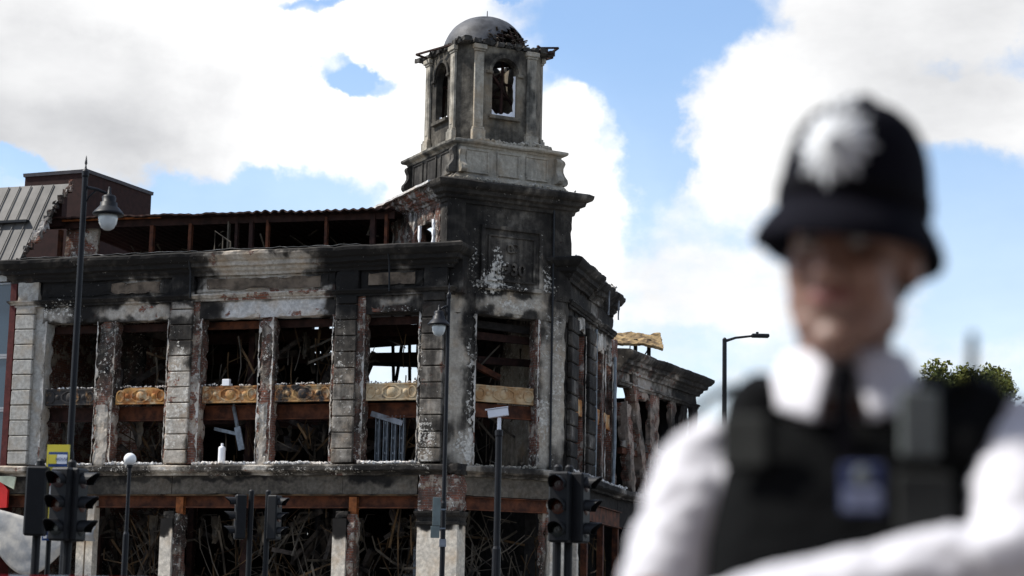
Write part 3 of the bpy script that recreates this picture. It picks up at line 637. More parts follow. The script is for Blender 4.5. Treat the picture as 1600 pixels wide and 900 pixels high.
def scroll(cx, cy, ang, w):
    """console bracket: S-shaped profile swelling at foot and head"""
    prof = [(0, 14.25), (.22, 14.25), (.27, 14.33), (.25, 14.44), (.16, 14.54), (.10, 14.66), (.10, 14.78), (.14, 14.86), (.17, 14.93), (.15, 15.0), (.08, 15.05), (0, 15.06)]
    m = MB(); M = Matrix.Rotation(ang, 3, 'Z'); vs = []
    for t in (-w/2, w/2):
        for o_, z in prof: vs.append(M @ Vector((t, -o_, 0))+Vector((cx, cy, z)))
    n = len(prof); fs = [tuple(range(n)), tuple(range(2*n-1, n-1, -1))]+[(i, i+n, (i+1) % n+n, (i+1) % n) for i in range(n)]
    m.add(vs, fs); m.sphere(M @ Vector((0, -.19, 0))+Vector((cx, cy, 14.36)), (.10, .10, .10), 10, 6); return m
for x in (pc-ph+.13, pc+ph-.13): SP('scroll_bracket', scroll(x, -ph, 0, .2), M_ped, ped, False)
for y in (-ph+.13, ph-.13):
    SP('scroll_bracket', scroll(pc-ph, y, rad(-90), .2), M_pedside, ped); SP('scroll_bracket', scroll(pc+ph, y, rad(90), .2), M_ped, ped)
# --- lantern: square with cut corners, pilasters either side of an arched opening on each main face
lc, lh, cut = .05, 1.45, .38
mb = MB()
def arch_wall(mb, M, half, z0, z1, ow, oz0, spring, thick):
    """wall panel with an arched opening, front face at y = 0 of its own frame"""
    N = 12; arc = [(-ow, spring)]+[(-ow*math.cos(math.pi*k/N), spring+ow*math.sin(math.pi*k/N)) for k in range(1, N)]+[(ow, spring)]
    top = [(-half+2*half*k/N, z1) for k in range(N+1)]
    for y, flip in ((0, 0), (thick, 1)):
        vs = [(x, y, z) for x, z in arc]+[(x, y, z) for x, z in top]; n = N+1
        fs = [(i, i+1, n+i+1, n+i) for i in range(N)]
        o = len(vs); vs += [(-half, y, z0), (-ow, y, z0), (-ow, y, oz0), (-half, y, oz0), (-half, y, spring), (half, y, z0), (ow, y, z0), (ow, y, oz0), (half, y, oz0), (half, y, spring)]
        fs += [(o, o+1, o+2, o+3), (o+3, o+2, 0, o+4), (o+4, 0, n), (o+6, o+5, o+8, o+7), (o+7, o+8, o+9, N), (N, o+9, n+N), (o+1, o+6, o+7, o+2)]
        mb.add([M @ Vector(v) for v in vs], [q[::-1] if flip else q for q in fs])
    lp = [(-ow, oz0)]+arc+[(ow, oz0)]; n = len(lp)
    vs = [M @ Vector((x, y, z)) for y in (0, thick) for x, z in lp]; mb.add(vs, [(i, i+n, (i+1) % n+n, (i+1) % n) for i in range(n)])
z0l, z1l = 15.30, 18.42
MF = [Matrix.Translation(Vector((lc, 0, 0))) @ Matrix.Rotation(rad(90)*k, 4, 'Z') @ Matrix.Translation(Vector((0, -lh, 0))) for k in range(4)]
ow, oz0, spr = .425, 16.25, 17.63
for M in MF: arch_wall(mb, M, lh-cut, z0l, z1l, ow, oz0, spr, .22)
for k in range(4):
    M = Matrix.Translation(Vector((lc, 0, 0))) @ Matrix.Rotation(rad(45)+rad(90)*k, 4, 'Z')
    dd = (2*lh-cut)/math.sqrt(2); hw = cut/math.sqrt(2)
    vs = [M @ Vector((x, y, z)) for z in (z0l, z1l) for y in (-dd, -dd+.2) for x in (-hw, hw)]
    mb.add(vs, [(0, 2, 3, 1), (4, 5, 7, 6), (0, 1, 5, 4), (2, 6, 7, 3), (0, 4, 6, 2), (1, 3, 7, 5)])
lan = BP('lantern', mb, M_lan, FT)
def Mbox(m, M, x0, x1, y0, y1, z0, z1, b=.015):
    t = MB(); t.bbox(x0, x1, y0, y1, z0, z1, b); m.add([M @ Vector(v) for v in t.v], t.f)
for M in MF:
    for sg in (-1, 1):
        m = MB(); xc = sg*(lh-cut-.16)
        Mbox(m, M, xc-.22, xc+.22, -.16, -.003, z0l, z0l+.42); Mbox(m, M, xc-.19, xc+.19, -.13, -.003, z0l+.422, z0l+.50); Mbox(m, M, xc-.155, xc+.155, -.09, -.003, z0l+.502, z1l-.24)
        Mbox(m, M, xc-.09, xc+.09, -.105, -.088, z0l+.62, z1l-.36, .008)
        Mbox(m, M, xc-.18, xc+.18, -.12, -.003, z1l-.238, z1l-.17); Mbox(m, M, xc-.22, xc+.22, -.16, -.003, z1l-.168, z1l-.02); SP('pilaster', m, M_ped, lan)
    m = MB()
    for k in range(13):       # hood mould round the arch
        a0, a1 = math.pi*k/13, math.pi*(k+1)/13; vs = []
        for a in (a0, a1):
            for r_, yy in ((ow+.03, -.003), (ow+.03, -.07), (ow+.13, -.07), (ow+.13, -.003)): vs.append(M @ Vector((-r_*math.cos(a), yy, spr+r_*math.sin(a))))
        m.add(vs, [(0, 1, 5, 4), (1, 2, 6, 5), (2, 3, 7, 6), (3, 2, 1, 0), (4, 5, 6, 7)])
    for sg in (-1, 1): Mbox(m, M, sg*(ow+.11)-.11, sg*(ow+.11)+.11, -.09, -.004, spr-.09, spr)
    SP('arch_hood', m, M_lan, lan)
    m = MB(); Mbox(m, M, -ow-.1, ow+.1, -.12, .2, oz0-.12, oz0-.002); SP('window_sill', m, M_lan, lan)
# torn white lining and burnt bars in the openings
for k, M in enumerate(MF):
    m = MB(); r3 = random.Random(k+5)
    def lining(u, v):
        x = -ow+u*2*ow; h = (.10+.30*abs(u-.45)**1.2+.10*noise.noise(Vector((u*6, k, 0))))
        return M @ Vector((x, .10+.05*v+.04*noise.noise(Vector((u*5, v*2, k))), oz0+v*h))
    m.sheet(lining, 14, 3, .015)
    def lin2(u, v): return M @ Vector((ow-.01-v*(.06+.05*noise.noise(Vector((u*6, 2, k)))), .08+.04*v, oz0+.05+u*1.3))
    m.sheet(lin2, 14, 2, .012); SP('torn_lining', m, M_white, lan)
m = MB(); r3 = random.Random(3)
for a, b_ in (((-1.2, -1.15, 16.2), (1.1, 1.1, 17.9)), ((1.1, -1.1, 16.1), (-1.1, 1.2, 17.8)), ((-1.2, -.2, 17.8), (1.2, .1, 17.7)), ((-.5, -1.1, 17.9), (.9, -.9, 16.4)), ((-.3, -1.2, 16.3), (.2, 1.2, 18.2)), ((-1.2, .6, 17.5), (1.2, .7, 17.45)), ((0, -1.2, 17.65), (.1, 1.2, 17.6)), ((.1, -1, 16.2), (.15, -1, 18.2)), ((-.9, 1.2, 16), (-.8, 1.1, 18.4)), ((.5, 1.1, 16), (.5, 1.2, 18.4))): m.bar(Vector(a)+Vector((lc, 0, 0)), Vector(b_)+Vector((lc, 0, 0)), .08, .07)
m.box(lc-1.2, lc+1.2, -1.2, 1.2, 15.32, 16.0)
SP('charred_bracing', m, M_rustdark, lan)
# burnt-out lantern eaves: stubs of a lost cornice
m = MB()
for k in range(4):
    M = MF[k]
    for q in range(11):
        x = -1.45+q*.29; L_ = .08+.22*abs(noise.noise(Vector((q*1.7, k*3.1, 0)))); t = MB(); t.rbox(x, x+.26, -L_, .25, z1l-.01+.03*noise.noise(Vector((q, k, 1))), z1l+.16+.06*noise.noise(Vector((q, k, 2))), .09, .03, .05, q+k*20); m.add([M @ Vector(v) for v in t.v], t.f)
SP('burnt_eaves', m, M_pedside, lan)
m = MB()
for p0, p1 in (((-1.35, -1.0, 18.5), (-1.95, .8, 18.48)), ((-1.95, .8, 18.48), (-1.4, .9, 18.42)), ((-1.3, .4, 18.7), (-1.95, .8, 18.48)), ((1.2, -1.4, 18.62), (1.85, -1.55, 18.68)), ((1.85, -1.55, 18.68), (1.7, -.9, 18.5)), ((1.1, -1.5, 18.5), (1.7, -1.6, 18.45)), ((1.3, -1.2, 18.75), (2.0, -.9, 18.55)), ((1.5, -.6, 18.5), (2.05, -.7, 18.6)), ((2.0, -.9, 18.55), (1.6, .2, 18.5))): m.bar(p0, p1, .07, .05)
SP('bent_eaves_iron', m, M_rustdark, lan)['kind'] = 'stuff'
# dome: lead cap with a torn side showing the ribs
m = MB(); seg, rings = 40, 14; dz0, dR, dH = 18.52, 1.33, 1.24; vs = []; 
def dpt(k, i, s=1.):
    a = 6.28319*k/seg; t = math.pi/2*i/rings; r_ = dR*math.cos(t)**.92*s; w = 1+.012*noise.noise(Vector((math.cos(a)*3, math.sin(a)*3, i*.4)))
    return (lc+math.cos(a)*r_*w, math.sin(a)*r_*w, dz0+dH*math.sin(t)*s)
for s_ in (1., .975):
    for i in range(rings+1):
        for k in range(seg): vs.append(dpt(k, i, s_))
fs = []; o_ = seg*(rings+1)
def torn(k, i):
    a = 360.*k/seg; edge = 5.2+2.2*noise.noise(Vector((k*.35, 0, 4)))
    d_ = abs((a-292+180) % 360-180)
    return i < edge*max(0, 1-(d_/44)**2) and d_ < 44
for i in range(rings):
    for k in range(seg):
        if torn(k, i): continue
        k2 = (k+1) % seg; fs.append((i*seg+k, i*seg+k2, (i+1)*seg+k2, (i+1)*seg+k)); fs.append((o_+(i+1)*seg+k, o_+(i+1)*seg+k2, o_+i*seg+k2, o_+i*seg+k))
m.add(vs, fs); dome = BP('dome', m, M_lead, FT, True)
m = MB()
for k in range(0, 40, 2): m.tube([dpt(k, i, .96) for i in range(0, rings, 2)], .035, 5)
for i in (0, 3): m.tube([dpt(k, i, .955) for k in range(seg+1)], .04, 5)
SP('dome_rib', m, M_rustdark, dome)
m = MB(); r3 = random.Random(9)
for q in range(60):
    a = rad(292+r3.uniform(-46, 46)); i = r3.uniform(0, 4.5); p = Vector(dpt(a/6.28319*seg, i, .99)); d_ = Vector((r3.uniform(-.16, .16), r3.uniform(-.12, .12), r3.uniform(-.07, .09))); m.bar(p, p+d_, .06, .03)
SP('torn_lead', m, M_debris, dome)['kind'] = 'stuff'
m = MB(); m.lathe([(.10, dz0+dH-.03), (.10, dz0+dH+.02), (.02, dz0+dH+.03), (.012, dz0+dH+.26)], (lc+.06, 0), 8); SP('finial_spike', m, M_dark, dome)

# --- right facade (local x goes away from the corner, y into the building)
def rpil(x0, x1, seed, mat=M_right):
    mb = MB(); mb.rbox(x0-.05, x1+.05, -.03, .40, 5.45, 10.5, .16, .02, .06, seed); o = BP('pilaster', mb, mat, FR)
    z = JOINT0-PITCHB*8; i = 0; me = []
    for q in range(3): m2 = MB(); m2.bbox(x0, x1, -.19, -.034, -.225, .225, .03, .015, seed+q); me.append(m2.mesh('block', mat))
    while z < 10.2:
        if z > 5.4: link('block', me[i % 3], o, FW, (0, 0, z+.24))
        z += PITCHB; i += 1
rpil(.30, 1.35, 120); rpil(3.0, 4.15, 124)
for x0, x1, s in ((5.75, 6.35, 130), (7.45, 8.5, 131)):
    mb = MB(); mb.rbox(x0, x1, -.02, .42, 5.45, 10.0 if s == 130 else 10.6, .13, .03, .08, s); BP('window_pier', mb, M_rpier, FR)
for x0, x1, s in ((1.40, 1.5, 140), (2.88, 2.99, 141), (4.2, 4.3, 142)):
    mb = MB(); mb.rbox(x0, x1, .0, .44, 5.45, 10.0, .1, .03, .08, s); BP('window_jamb', mb, M_rpier, FR)
mb = MB(); mb.tube([(4.4, -.1, 10.4), (4.42, -.1, 7.9), (4.36, -.14, 7.5), (4.4, -.1, 5.5)], .05, 8); BP('downpipe', mb, M_stud, FR)
mb = MB(); mb.tube([(7.6, -.1, 9.9), (7.62, -.12, 7), (7.5, -.1, 5.5)], .07, 8); BP('downpipe', mb, M_stud, FR)
for a, b, s in ((1.4, 3.0, 150), (4.2, 7.4, 151)):
    mb = MB(); mb.rbox(a, b, -.03, .42, 9.95, 10.6, .15, .02, .06, s); BP('lintel', mb, M_right, FR)
mb = MB(); mb.rbox(.0, 7.6, -.04, .42, 10.6, 11.35, .2, .018, .06, 152); BP('frieze_wall', mb, M_right, FR)
mb = MB(); mb.mould(arch, [(.22, .4), (.22, -.03), (7.4, -.03)], seg=.16, amp=.02, chip=.08, seed=31); BP('architrave', mb, M_right, FR)
cor2 = [(o*1.1, z) for o, z in corn]
mb = MB(); mb.mould(cor2, [(.12, .5), (.12, -.03), (3.05, -.03), (3.06, -.02)], seg=.14, amp=.02, chip=.06, seed=33); BP('cornice', mb, M_right, FR)
mb = MB(); mb.mould([(o*.95, z-.06-.03*o) for o, z in corn], [(3.15, -.03), (7.2, -.03)], seg=.11, amp=.05, chip=.2, seed=34); BP('broken_cornice', mb, M_right, FR)
mb = MB(); mb.rbox(4.5, 4.56, -.50, -.46, 10.9, 11.75, .1, .02, .0, 5); BP('hanging_flashing', mb, M_metal, FR); mb = MB(); mb.rbox(6.3, 6.37, -.48, -.44, 11.0, 11.65, .1, .02, .0, 6); BP('hanging_flashing', mb, M_metal, FR)
for a, b, i in ((1.5, 2.88, 6), (4.3, 5.75, 7), (6.35, 7.45, 8)):
    mb = MB(); mb.rbox(a, b, .02, .14, 7.38, 7.9, .2, .01, .02, i); BP('spandrel_panel', mb, ochre('scorched_side_panel_%s' % 'fgh'[i-6], i*5.1, -.12), FR)
mb = MB(); mb.mould(ledge, [(.0, 0), (9.2, 0)], seg=.18, amp=.03, chip=.09, seed=36); BP('ledge', mb, M_right, FR)
mb = MB(); mb.rbox(.1, 9.2, .04, .3, 4.6, 5.15, .25, .014, .03, 155); BP('shop_fascia', mb, M_soot, FR)
mb = MB(); mb.box(.1, 9.2, -.02, .02, 4.18, 4.68); mb.box(.1, 9.2, -.12, .1, 4.15, 4.18); mb.box(.1, 9.2, -.12, .1, 4.69, 4.72); BP('steel_beam', mb, M_rust, FR)
for x in (1.2, 3.6, 6.2, 8.8):
    mb = MB(); mb.box(x-.1, x+.1, -.06, .14, 0, 4.14); BP('steel_column', mb, M_rust if x > 2 else M_orange, FR)
mb = MB(); mb.rbox(1.8, 2.1, -.1, .2, 0, 3.9, .2, .01, .02, 157); BP('shop_pier', mb, M_shoppier, FR)
for i_, (x_, sg_) in enumerate(((1.45, -1), (2.95, 1), (4.2, -1), (5.75, 1), (6.35, -1), (7.45, 1))): render_lip(FR, x_, sg_, -.06, 5.5, 9.97, i_*3.1+70, .07)
for a, b, z0, z1 in ((4.9, 5.7, 9.75, 10.4), (6.5, 7.2, 9.5, 10.2), (1.7, 2.7, 10.0, 10.5)):
    mb = MB(); mb.rbox(a, b, -.09, -.035, z0, z1, .12, .02, .08, a); BP('render_patch', mb, M_flake, FR)
# ragged roof edge over the right side
mb = MB(); mb.sheet(lambda u, v: (-.2+u*3.4, 1.2-v*1.1, 12.6-.9*u*u+v*-.2+.1*noise.noise(Vector((u*7, v*3, 1)))), 20, 4, .05); BP('roof_remnant', mb, M_rustdark, FR)

# --- set-back attic above the left facade
mb = MB(); mb.rbox(-15.2, -.4, .3, 14, 11.9, 12.02, .9, .03, 0, 160); BP('attic_floor', mb, M_soot, FL)
def roof_edge(u, v):
    x = -14.6+u*12.0; sag = .05*noise.noise(Vector((x*.5, 0, 0))); rag = .22*abs(noise.noise(Vector((x*3.5, 0, 7))))*(1-v)*(1 if u > .62 else .25)
    return (x, 1.05+v*7.5+rag, 13.66-.24*u+sag+.03*math.sin(x*21)*(1 if u > .6 else .3)-v*.25+.04*noise.noise(Vector((x*2, v*4, 3))))
mb = MB(); mb.sheet(roof_edge, 240, 8, .05); BP('attic_roof', mb, M_rustdark, FL)
mb = MB(); mb.box(-15.0, -2.6, 1.45, 1.50, 13.25, 13.50, Matrix.Rotation(rad(.9), 3, 'Y')); BP('steel_beam', mb, M_rustdark, FL)
mb = MB(); mb.box(-14.9, -10.6, 1.25, 1.36, 13.52, 13.64, Matrix.Rotation(rad(.6), 3, 'Y')); BP('steel_beam', mb, M_orange, FL)
for x, w, m_ in ((-14.35, .12, M_rust), (-10.98, .13, M_rust), (-9.6, .11, M_rust), (-8.25, .05, M_stick), (-7.96, .09, M_rustdark), (-7.45, .13, M_rustdark), (-6.88, .09, M_rust), (-4.87, .09, M_rust), (-3.3, .16, M_rustdark), (-2.85, .10, M_rust)):
    mb = MB(); mb.box(x-w/2, x+w/2, 1.40, 1.42, 12.0, 13.3); mb.box(x-w/2, x+w/2, 1.52, 1.54, 12.0, 13.3); mb.box(x-.015, x+.015, 1.42, 1.52, 12.0, 13.3); BP('steel_column', mb, m_, FL)
mb = MB(); mb.rbox(-14.3, -13.1, 1.7, 1.85, 12.0, 13.4, .2, .03, .05, 163); BP('attic_partition', mb, M_pier, FL)
mb = MB(); mb.rbox(-15.0, -2.0, 8.2, 8.5, 12.0, 13.25, .5, .03, .05, 164); BP('attic_back_wall', mb, M_soot, FL)
mb = MB(); r3 = random.Random(21)
for q in range(34):
    x = r3.uniform(-13.5, -3.2); y = r3.uniform(1.8, 4.5); p = Vector((x, y, r3.uniform(12.0, 13.3))); mb.bar(p, p+Vector((r3.uniform(-.9, .9), r3.uniform(-.5, .5), r3.uniform(-.7, .5))), r3.uniform(.03, .07), .03)
BP('attic_debris', mb, M_stick, FL)['kind'] = 'stuff'
mb = MB(); mb.tube([(-8.0, .05, 12.1), (-8.0, .05, 12.72), (-7.45, .05, 12.35), (-7.45, .05, 12.1)], .022, 6); mb.tube([(-7.72, .05, 12.1), (-7.72, .05, 12.53)], .018, 6); BP('bent_wire_frame', mb, M_stick, FL)

# --- burnt-out interior
mb = MB()
def rearwall(x0, x1, z0, z1, s): mb.rbox(x0, x1, 12.8, 13.1, z0, z1, .5, .03, .06, s)
rearwall(-15.2, -10.4, 0, 11.9, 1); rearwall(-10.4, -1.5, 0, 9.35, 2); rearwall(-9.35, -8.7, 9.35, 11.9, 3); rearwall(-10.4, -9.35, 9.35, 10.2, 12); rearwall(-6.2, -5.8, 9.35, 11.9, 4); rearwall(-2.6, -1.5, 9.3, 11.9, 6); rearwall(-5.8, -4.0, 9.3, 11.9, 8)
BP('rear_wall', mb, M_inner, FL)
mb = MB()
for xa, xb, z, t, an in ((-10.4, -5.9, 10.1, .22, 3), (-10.4, -5.9, 10.75, .34, -2.5), (-8.7, -5.9, 11.35, .3, 5), (-4.1, -2.5, 9.9, .12, -3), (-4.1, -2.5, 10.6, .3, 4)): mb.box(xa, xb, 12.7, 12.78, z, z+t, Matrix.Rotation(rad(an), 3, 'Y'))
for x, an in ((-10.1, 3), (-9.7, -4), (-8.35, 5), (-7.1, -3), (-6.8, 8), (-6.45, -2), (-3.55, 4), (-3.3, -5), (-3.0, 2), (-2.8, 0)): mb.box(x, x+.11, 12.62, 12.68, 9.2, 11.9, Matrix.Rotation(rad(an), 3, 'Y'))
BP('charred_window_bars', mb, M_soot, FL)
mb = MB(); mb.rbox(-15.0, -14.8, .4, 13, 0, 12, .5, .03, 0, 7); mb.rbox(-13.7, -11.95, 3.0, 3.2, 5.3, 10.2, .2, .03, .05, 9); BP('party_wall', mb, M_pier, FL)
mb = MB(); mb.rbox(2.1, 2.5, .6, 9, 0, 11.2, .5, .03, .05, 7); BP('inner_wall', mb, M_soot, FT)
mb = MB(); mb.rbox(-9.5, -1.0, 5.0, 13.0, 5.0, 5.2, .8, .03, 0, 5); BP('floor_slab', mb, M_soot, FL)
for i, (a, b) in enumerate(BAYS):      # beams behind the spandrels and lintels
    mb = MB(); mb.box(a-.1, b+.1, .55, .60, 6.92, 7.30); mb.box(a-.1, b+.1, .46, .70, 6.89, 6.92); mb.box(a-.1, b+.1, .46, .70, 7.30, 7.33); BP('steel_beam', mb, (M_rust, M_rust, M_rust, M_rust, M_rustdark)[i], FL)
    mb = MB(); mb.box(a-.1, b+.1, .50, .62, 9.70, 9.93); BP('steel_beam', mb, M_rustdark if i != 2 else M_rust, FL)
for i, (y, z) in enumerate(((3.2, 9.7), (5.5, 9.9), (8, 9.6), (3.5, 7.1), (6.5, 7.2))):
    mb = MB(); mb.box(-13.8, -.3, y, y+.18, z, z+.32, Matrix.Rotation(rad((-1, 1.2, .6, -.8, 1)[i]), 3, 'Y')); BP('steel_beam', mb, M_rustdark, FL)
for x, y, m_ in ((-7.35, 1.6, M_rustdark), (-1.85, 2.2, M_stud), (-4.9, 3.0, M_soot), (-10.2, 3.5, M_rustdark), (-12.8, 2.2, M_rustdark), (-2.0, 6, M_soot), (-6.4, 5, M_soot)):
    mb = MB(); mb.box(x-.1, x+.1, y, y+.2, 0, 11.9); BP('steel_column', mb, m_, FL)
for z, m_ in ((9.35, M_rustdark), (8.7, M_rustdark), (9.65, M_soot)):
    mb = MB(); mb.box(-1.6, 1.8, -1.1+(9.4-z)*.8, -.95+(9.4-z)*.8, z, z+.22, Matrix.Rotation(rad((z-9)*3), 3, 'Y')); BP('steel_beam', mb, m_, FT)
mb = MB(); mb.box(-.9, .5, -.8, -.6, 8.45, 8.62, Matrix.Rotation(rad(22), 3, 'Y')); BP('steel_beam', mb, M_rust, FT)
# named wreckage in the bays: hanging duct, stack of studs
o = MB(); o.bar((-7.35, .5, 7.35), (-7.1, .35, 6.65), .05, .12); o.bar((-7.1, .35, 6.65), (-6.92, .35, 5.95), .06, .20); o.bar((-7.95, .5, 6.62), (-7.15, .4, 6.45), .05, .1)
tag(o.build('hanging_duct', M_stud, None, FL), 'bent grey metal duct dangling in the window left of the middle brick pier', 'duct')
for k in range(4):
    o = MB(); x = -2.62+k*.26; o.box(x, x+.14, .62, .66, 5.46, 6.95); o.box(x, x+.02, .5, .62, 5.46, 6.95); o.box(x+.12, x+.14, .5, .62, 5.46, 6.95)
    for h in range(3): o.box(x+.05, x+.09, .49, .498, 5.8+h*.45, 5.86+h*.45)
    tag(o.build('steel_stud', M_stud, None, FL), ('leftmost', 'second from left', 'third from left', 'rightmost')[k]+' of four upright grey steel studs in the window nearest the tower', 'stud', 'steel studs in the window nearest the tower')
o = MB(); o.bar((-2.75, .48, 7.02), (-1.75, .52, 6.72), .08, .16); tag(o.build('fallen_rail', M_metal, None, FL), 'grey metal rail lying aslant on top of the row of steel studs', 'rail')
o = MB(); o.lathe([(.10, 5.50), (.11, 5.52), (.11, 5.98), (.09, 6.02), (.04, 6.04), (.04, 6.12), (.0, 6.13)], (-7.42, .02), 14); tag(o.build('white_canister', M_white, None, FL), 'small white canister standing on the rubble-covered window ledge', 'canister')
o = MB(); o.bbox(-7.52, -7.28, .02, .14, 7.885, 8.09, .01); tag(o.build('white_box', M_white, None, FL), 'small white box sitting on top of an ochre spandrel panel', 'box')
# tangled strips: one mass behind each storey
def tangle(name, frame, regions, mat, seed, label):
    r = random.Random(seed); mb = MB()
    for (x0, x1, y0, y1, z0, z1, n, L, vert) in regions:
        for q in range(n):
            p = Vector((r.uniform(x0, x1), r.uniform(y0, y1), r.uniform(z0, z1)))
            d = Vector((r.gauss(0, 1), r.gauss(0, .6), r.gauss(0, 1)*vert)); d.normalize(); ln = L*r.uniform(.4, 1.3); pts = [p]
            for k in range(3):
                d = (d+Vector((r.gauss(0, .08), r.gauss(0, .06), r.gauss(0, .08)))).normalized(); pts.append(pts[-1]+d*ln/3)
            pts = [Vector((min(max(a.x, x0), x1), max(a.y, y0), min(max(a.z, z0-.2), z1+.25))) for a in pts]
            w = r.choice((.03, .035, .045, .07))
            for a, b in zip(pts, pts[1:]):
                if (b-a).length > .02: mb.bar(a, b, w, .014) if q % 2 else mb.bar(a, b, .014, w)
    o = mb.build(name, mat, None, frame); tag(o, label, 'debris', kind='stuff'); return o
G = ((-14.5, -12.2, .5, 3, .2, 4.1, 50, 1.6, 1.0), (-11.5, -9.3, .6, 4, .2, 3.9, 80, 1.8, .8), (-8.5, -3.6, .6, 4.5, .3, 3.9, 130, 1.9, 1.4), (-2.8, -1.0, .6, 4, .3, 3.9, 90, 1.9, .8))
tangle('charred_strips', FL, G, M_stick, 5, 'tangle of grey burnt metal strips inside the gutted ground-floor shop')
tangle('burnt_laths', FL, ((-11.5, -9.3, .4, 3, .2, 4.1, 30, 1.8, 2), (-8.5, -3.6, .5, 4, .3, 4.1, 60, 2.2, 2.2), (-2.8, -1, .5, 3, .3, 4.1, 36, 2.2, 2), (-13.5, -9.6, .6, 3, 5.5, 7.0, 30, 1.3, 1.6), (-8.1, -4, .6, 4, 5.5, 7.0, 34, 1.4, 1.8), (-2.7, -1.2, .6, 3, 5.5, 7.1, 16, 1.5, 2.), (-8.1, -6.4, .8, 3, 8.0, 9.7, 22, 1.3, 2.2), (-5.7, -4, .8, 4, 8.0, 9.7, 30, 1.5, 2.4), (-11.1, -9.5, .8, 4, 8.0, 9.7, 16, 1.3, 2.4), (-2.6, -1.2, .9, 4, 8.0, 9.7, 14, 1.4, 2.6)), M_stickb, 6, 'brown burnt laths hanging and leaning behind the empty windows')
tangle('hanging_strips', FL, ((-8.1, -6.5, .7, 3, 8.0, 9.8, 16, 1.2, 3), (-5.7, -4, .8, 4, 7.9, 9.8, 36, 1.5, 3), (-11., -9.5, 1, 4, 8, 9.8, 12, 1.3, 3), (-13, -9.6, .7, 3, 5.5, 7.0, 14, 1.2, 2), (-8, -4., .7, 4, 5.5, 6.8, 22, 1.2, 1.5), (-2.6, -1.3, 1, 5, 5.5, 9.6, 16, 1.4, 2.5)), M_stick, 8, 'grey burnt strips hanging in the first and second floor windows')
tangle('tower_strips', FT, ((-1.3, 1.5, -1.3, .8, .3, 4.1, 110, 1.9, 1.6), (-.9, 1.1, -1.2, .6, 5.5, 6.9, 22, 1.3, 1.8), (-.9, 1.1, -.6, .8, 7.9, 9.2, 12, 1.2, 1.2)), M_stick, 11, 'tangled burnt strips inside the gutted base of the tower')
tangle('side_strips', FR, ((.5, 8.5, .3, 1.6, .3, 4.0, 110, 1.8, 1.4), (1.5, 8.2, .5, 2.5, 5.5, 9.8, 36, 1.5, 2)), M_stickb, 12, 'burnt laths inside the gutted shop round the corner')
def joists(name, frame, regions, seed, label):
    r = random.Random(seed); mb = MB()
    for (x0, x1, y0, y1, z0, z1, n) in regions:
        for q in range(n):
            p = Vector((r.uniform(x0, x1), r.uniform(y0, y1), r.uniform(z0, z1))); d = Vector((r.gauss(0, 1), r.gauss(0, .5), r.gauss(0, .8))).normalized()*r.uniform(.7, 1.8); b = p+d
            b = Vector((min(max(b.x, x0), x1), max(b.y, y0), min(max(b.z, z0-.3), z1+.3)))
            if (b-p).length > .3: mb.bar(p, b, r.uniform(.08, .16), r.uniform(.10, .22))
    tag(mb.build(name, M_joist, None, frame), label, 'debris', kind='stuff')
M_joist = pbr('charred_joist', (.014, .012, .011), .9, 0, .5, 3, .6, tint=(.075, .06, .05))
joists('collapsed_joists', FL, ((-14, -12.2, .8, 4, .5, 3.9, 10), (-11.5, -9.3, .8, 4, .5, 3.9, 14), (-8.5, -3.7, .8, 4.5, .5, 3.9, 34), (-2.8, -1, .8, 4, .5, 3.9, 14), (-13.5, -9.6, 1, 5, 5.5, 6.8, 10), (-8.1, -4, 1, 5, 5.5, 6.8, 12), (-8.1, -4, 1.5, 6, 8, 9.6, 10), (-13, -9.6, 1.5, 6, 8, 9.6, 7), (-2.7, -1.2, 1, 3, 5.5, 6.8, 4)), 15, 'fallen charred joists heaped inside the gutted left side')
r3 = random.Random(33); mb = MB()
for (x0, x1, z1, n) in ((-8.1, -4.1, 9.7, 9), (-11.1, -9.5, 9.7, 4), (-13.5, -12, 9.7, 3), (-8.2, -3.8, 6.9, 8), (-13.5, -9.5, 6.9, 6), (-8.4, -3.7, 4.0, 12), (-11.5, -9.3, 4.0, 6), (-2.7, -1.1, 4.0, 4)):
    for q in range(n):
        cx, cy, cw, cl, sd0 = r3.uniform(x0, x1), r3.uniform(.9, 3.2), r3.uniform(.06, .3), r3.uniform(.4, 1.3), r3.uniform(0, 50)
        mb.sheet(lambda u, v: (cx+cw*(v-.5)*(1-.6*u)+.12*noise.noise(Vector((u*3, sd0, 0))), cy+.15*noise.noise(Vector((u*4, v*2, sd0))), z1-u*cl+.05*noise.noise(Vector((v*5, u*3, sd0)))), 7, 3, .015)
tag(mb.build('hanging_plaster', M_stick, None, FL), 'shreds of scorched plaster and lining hanging behind the window openings', 'debris', kind='stuff')
# rubble mound in the shop
mb = MB(); mb.sheet(lambda u, v: (-14.6+u*15., .55+v*6, .9+1.2*v+.5*noise.noise(Vector((u*14, v*4, 0)))+.25*noise.noise(Vector((u*40, v*12, 1)))), 130, 30, .3); tag(mb.build('rubble_heap', M_debris, None, FL), 'heap of charred rubble filling the burnt ground-floor shop', 'rubble', kind='stuff')
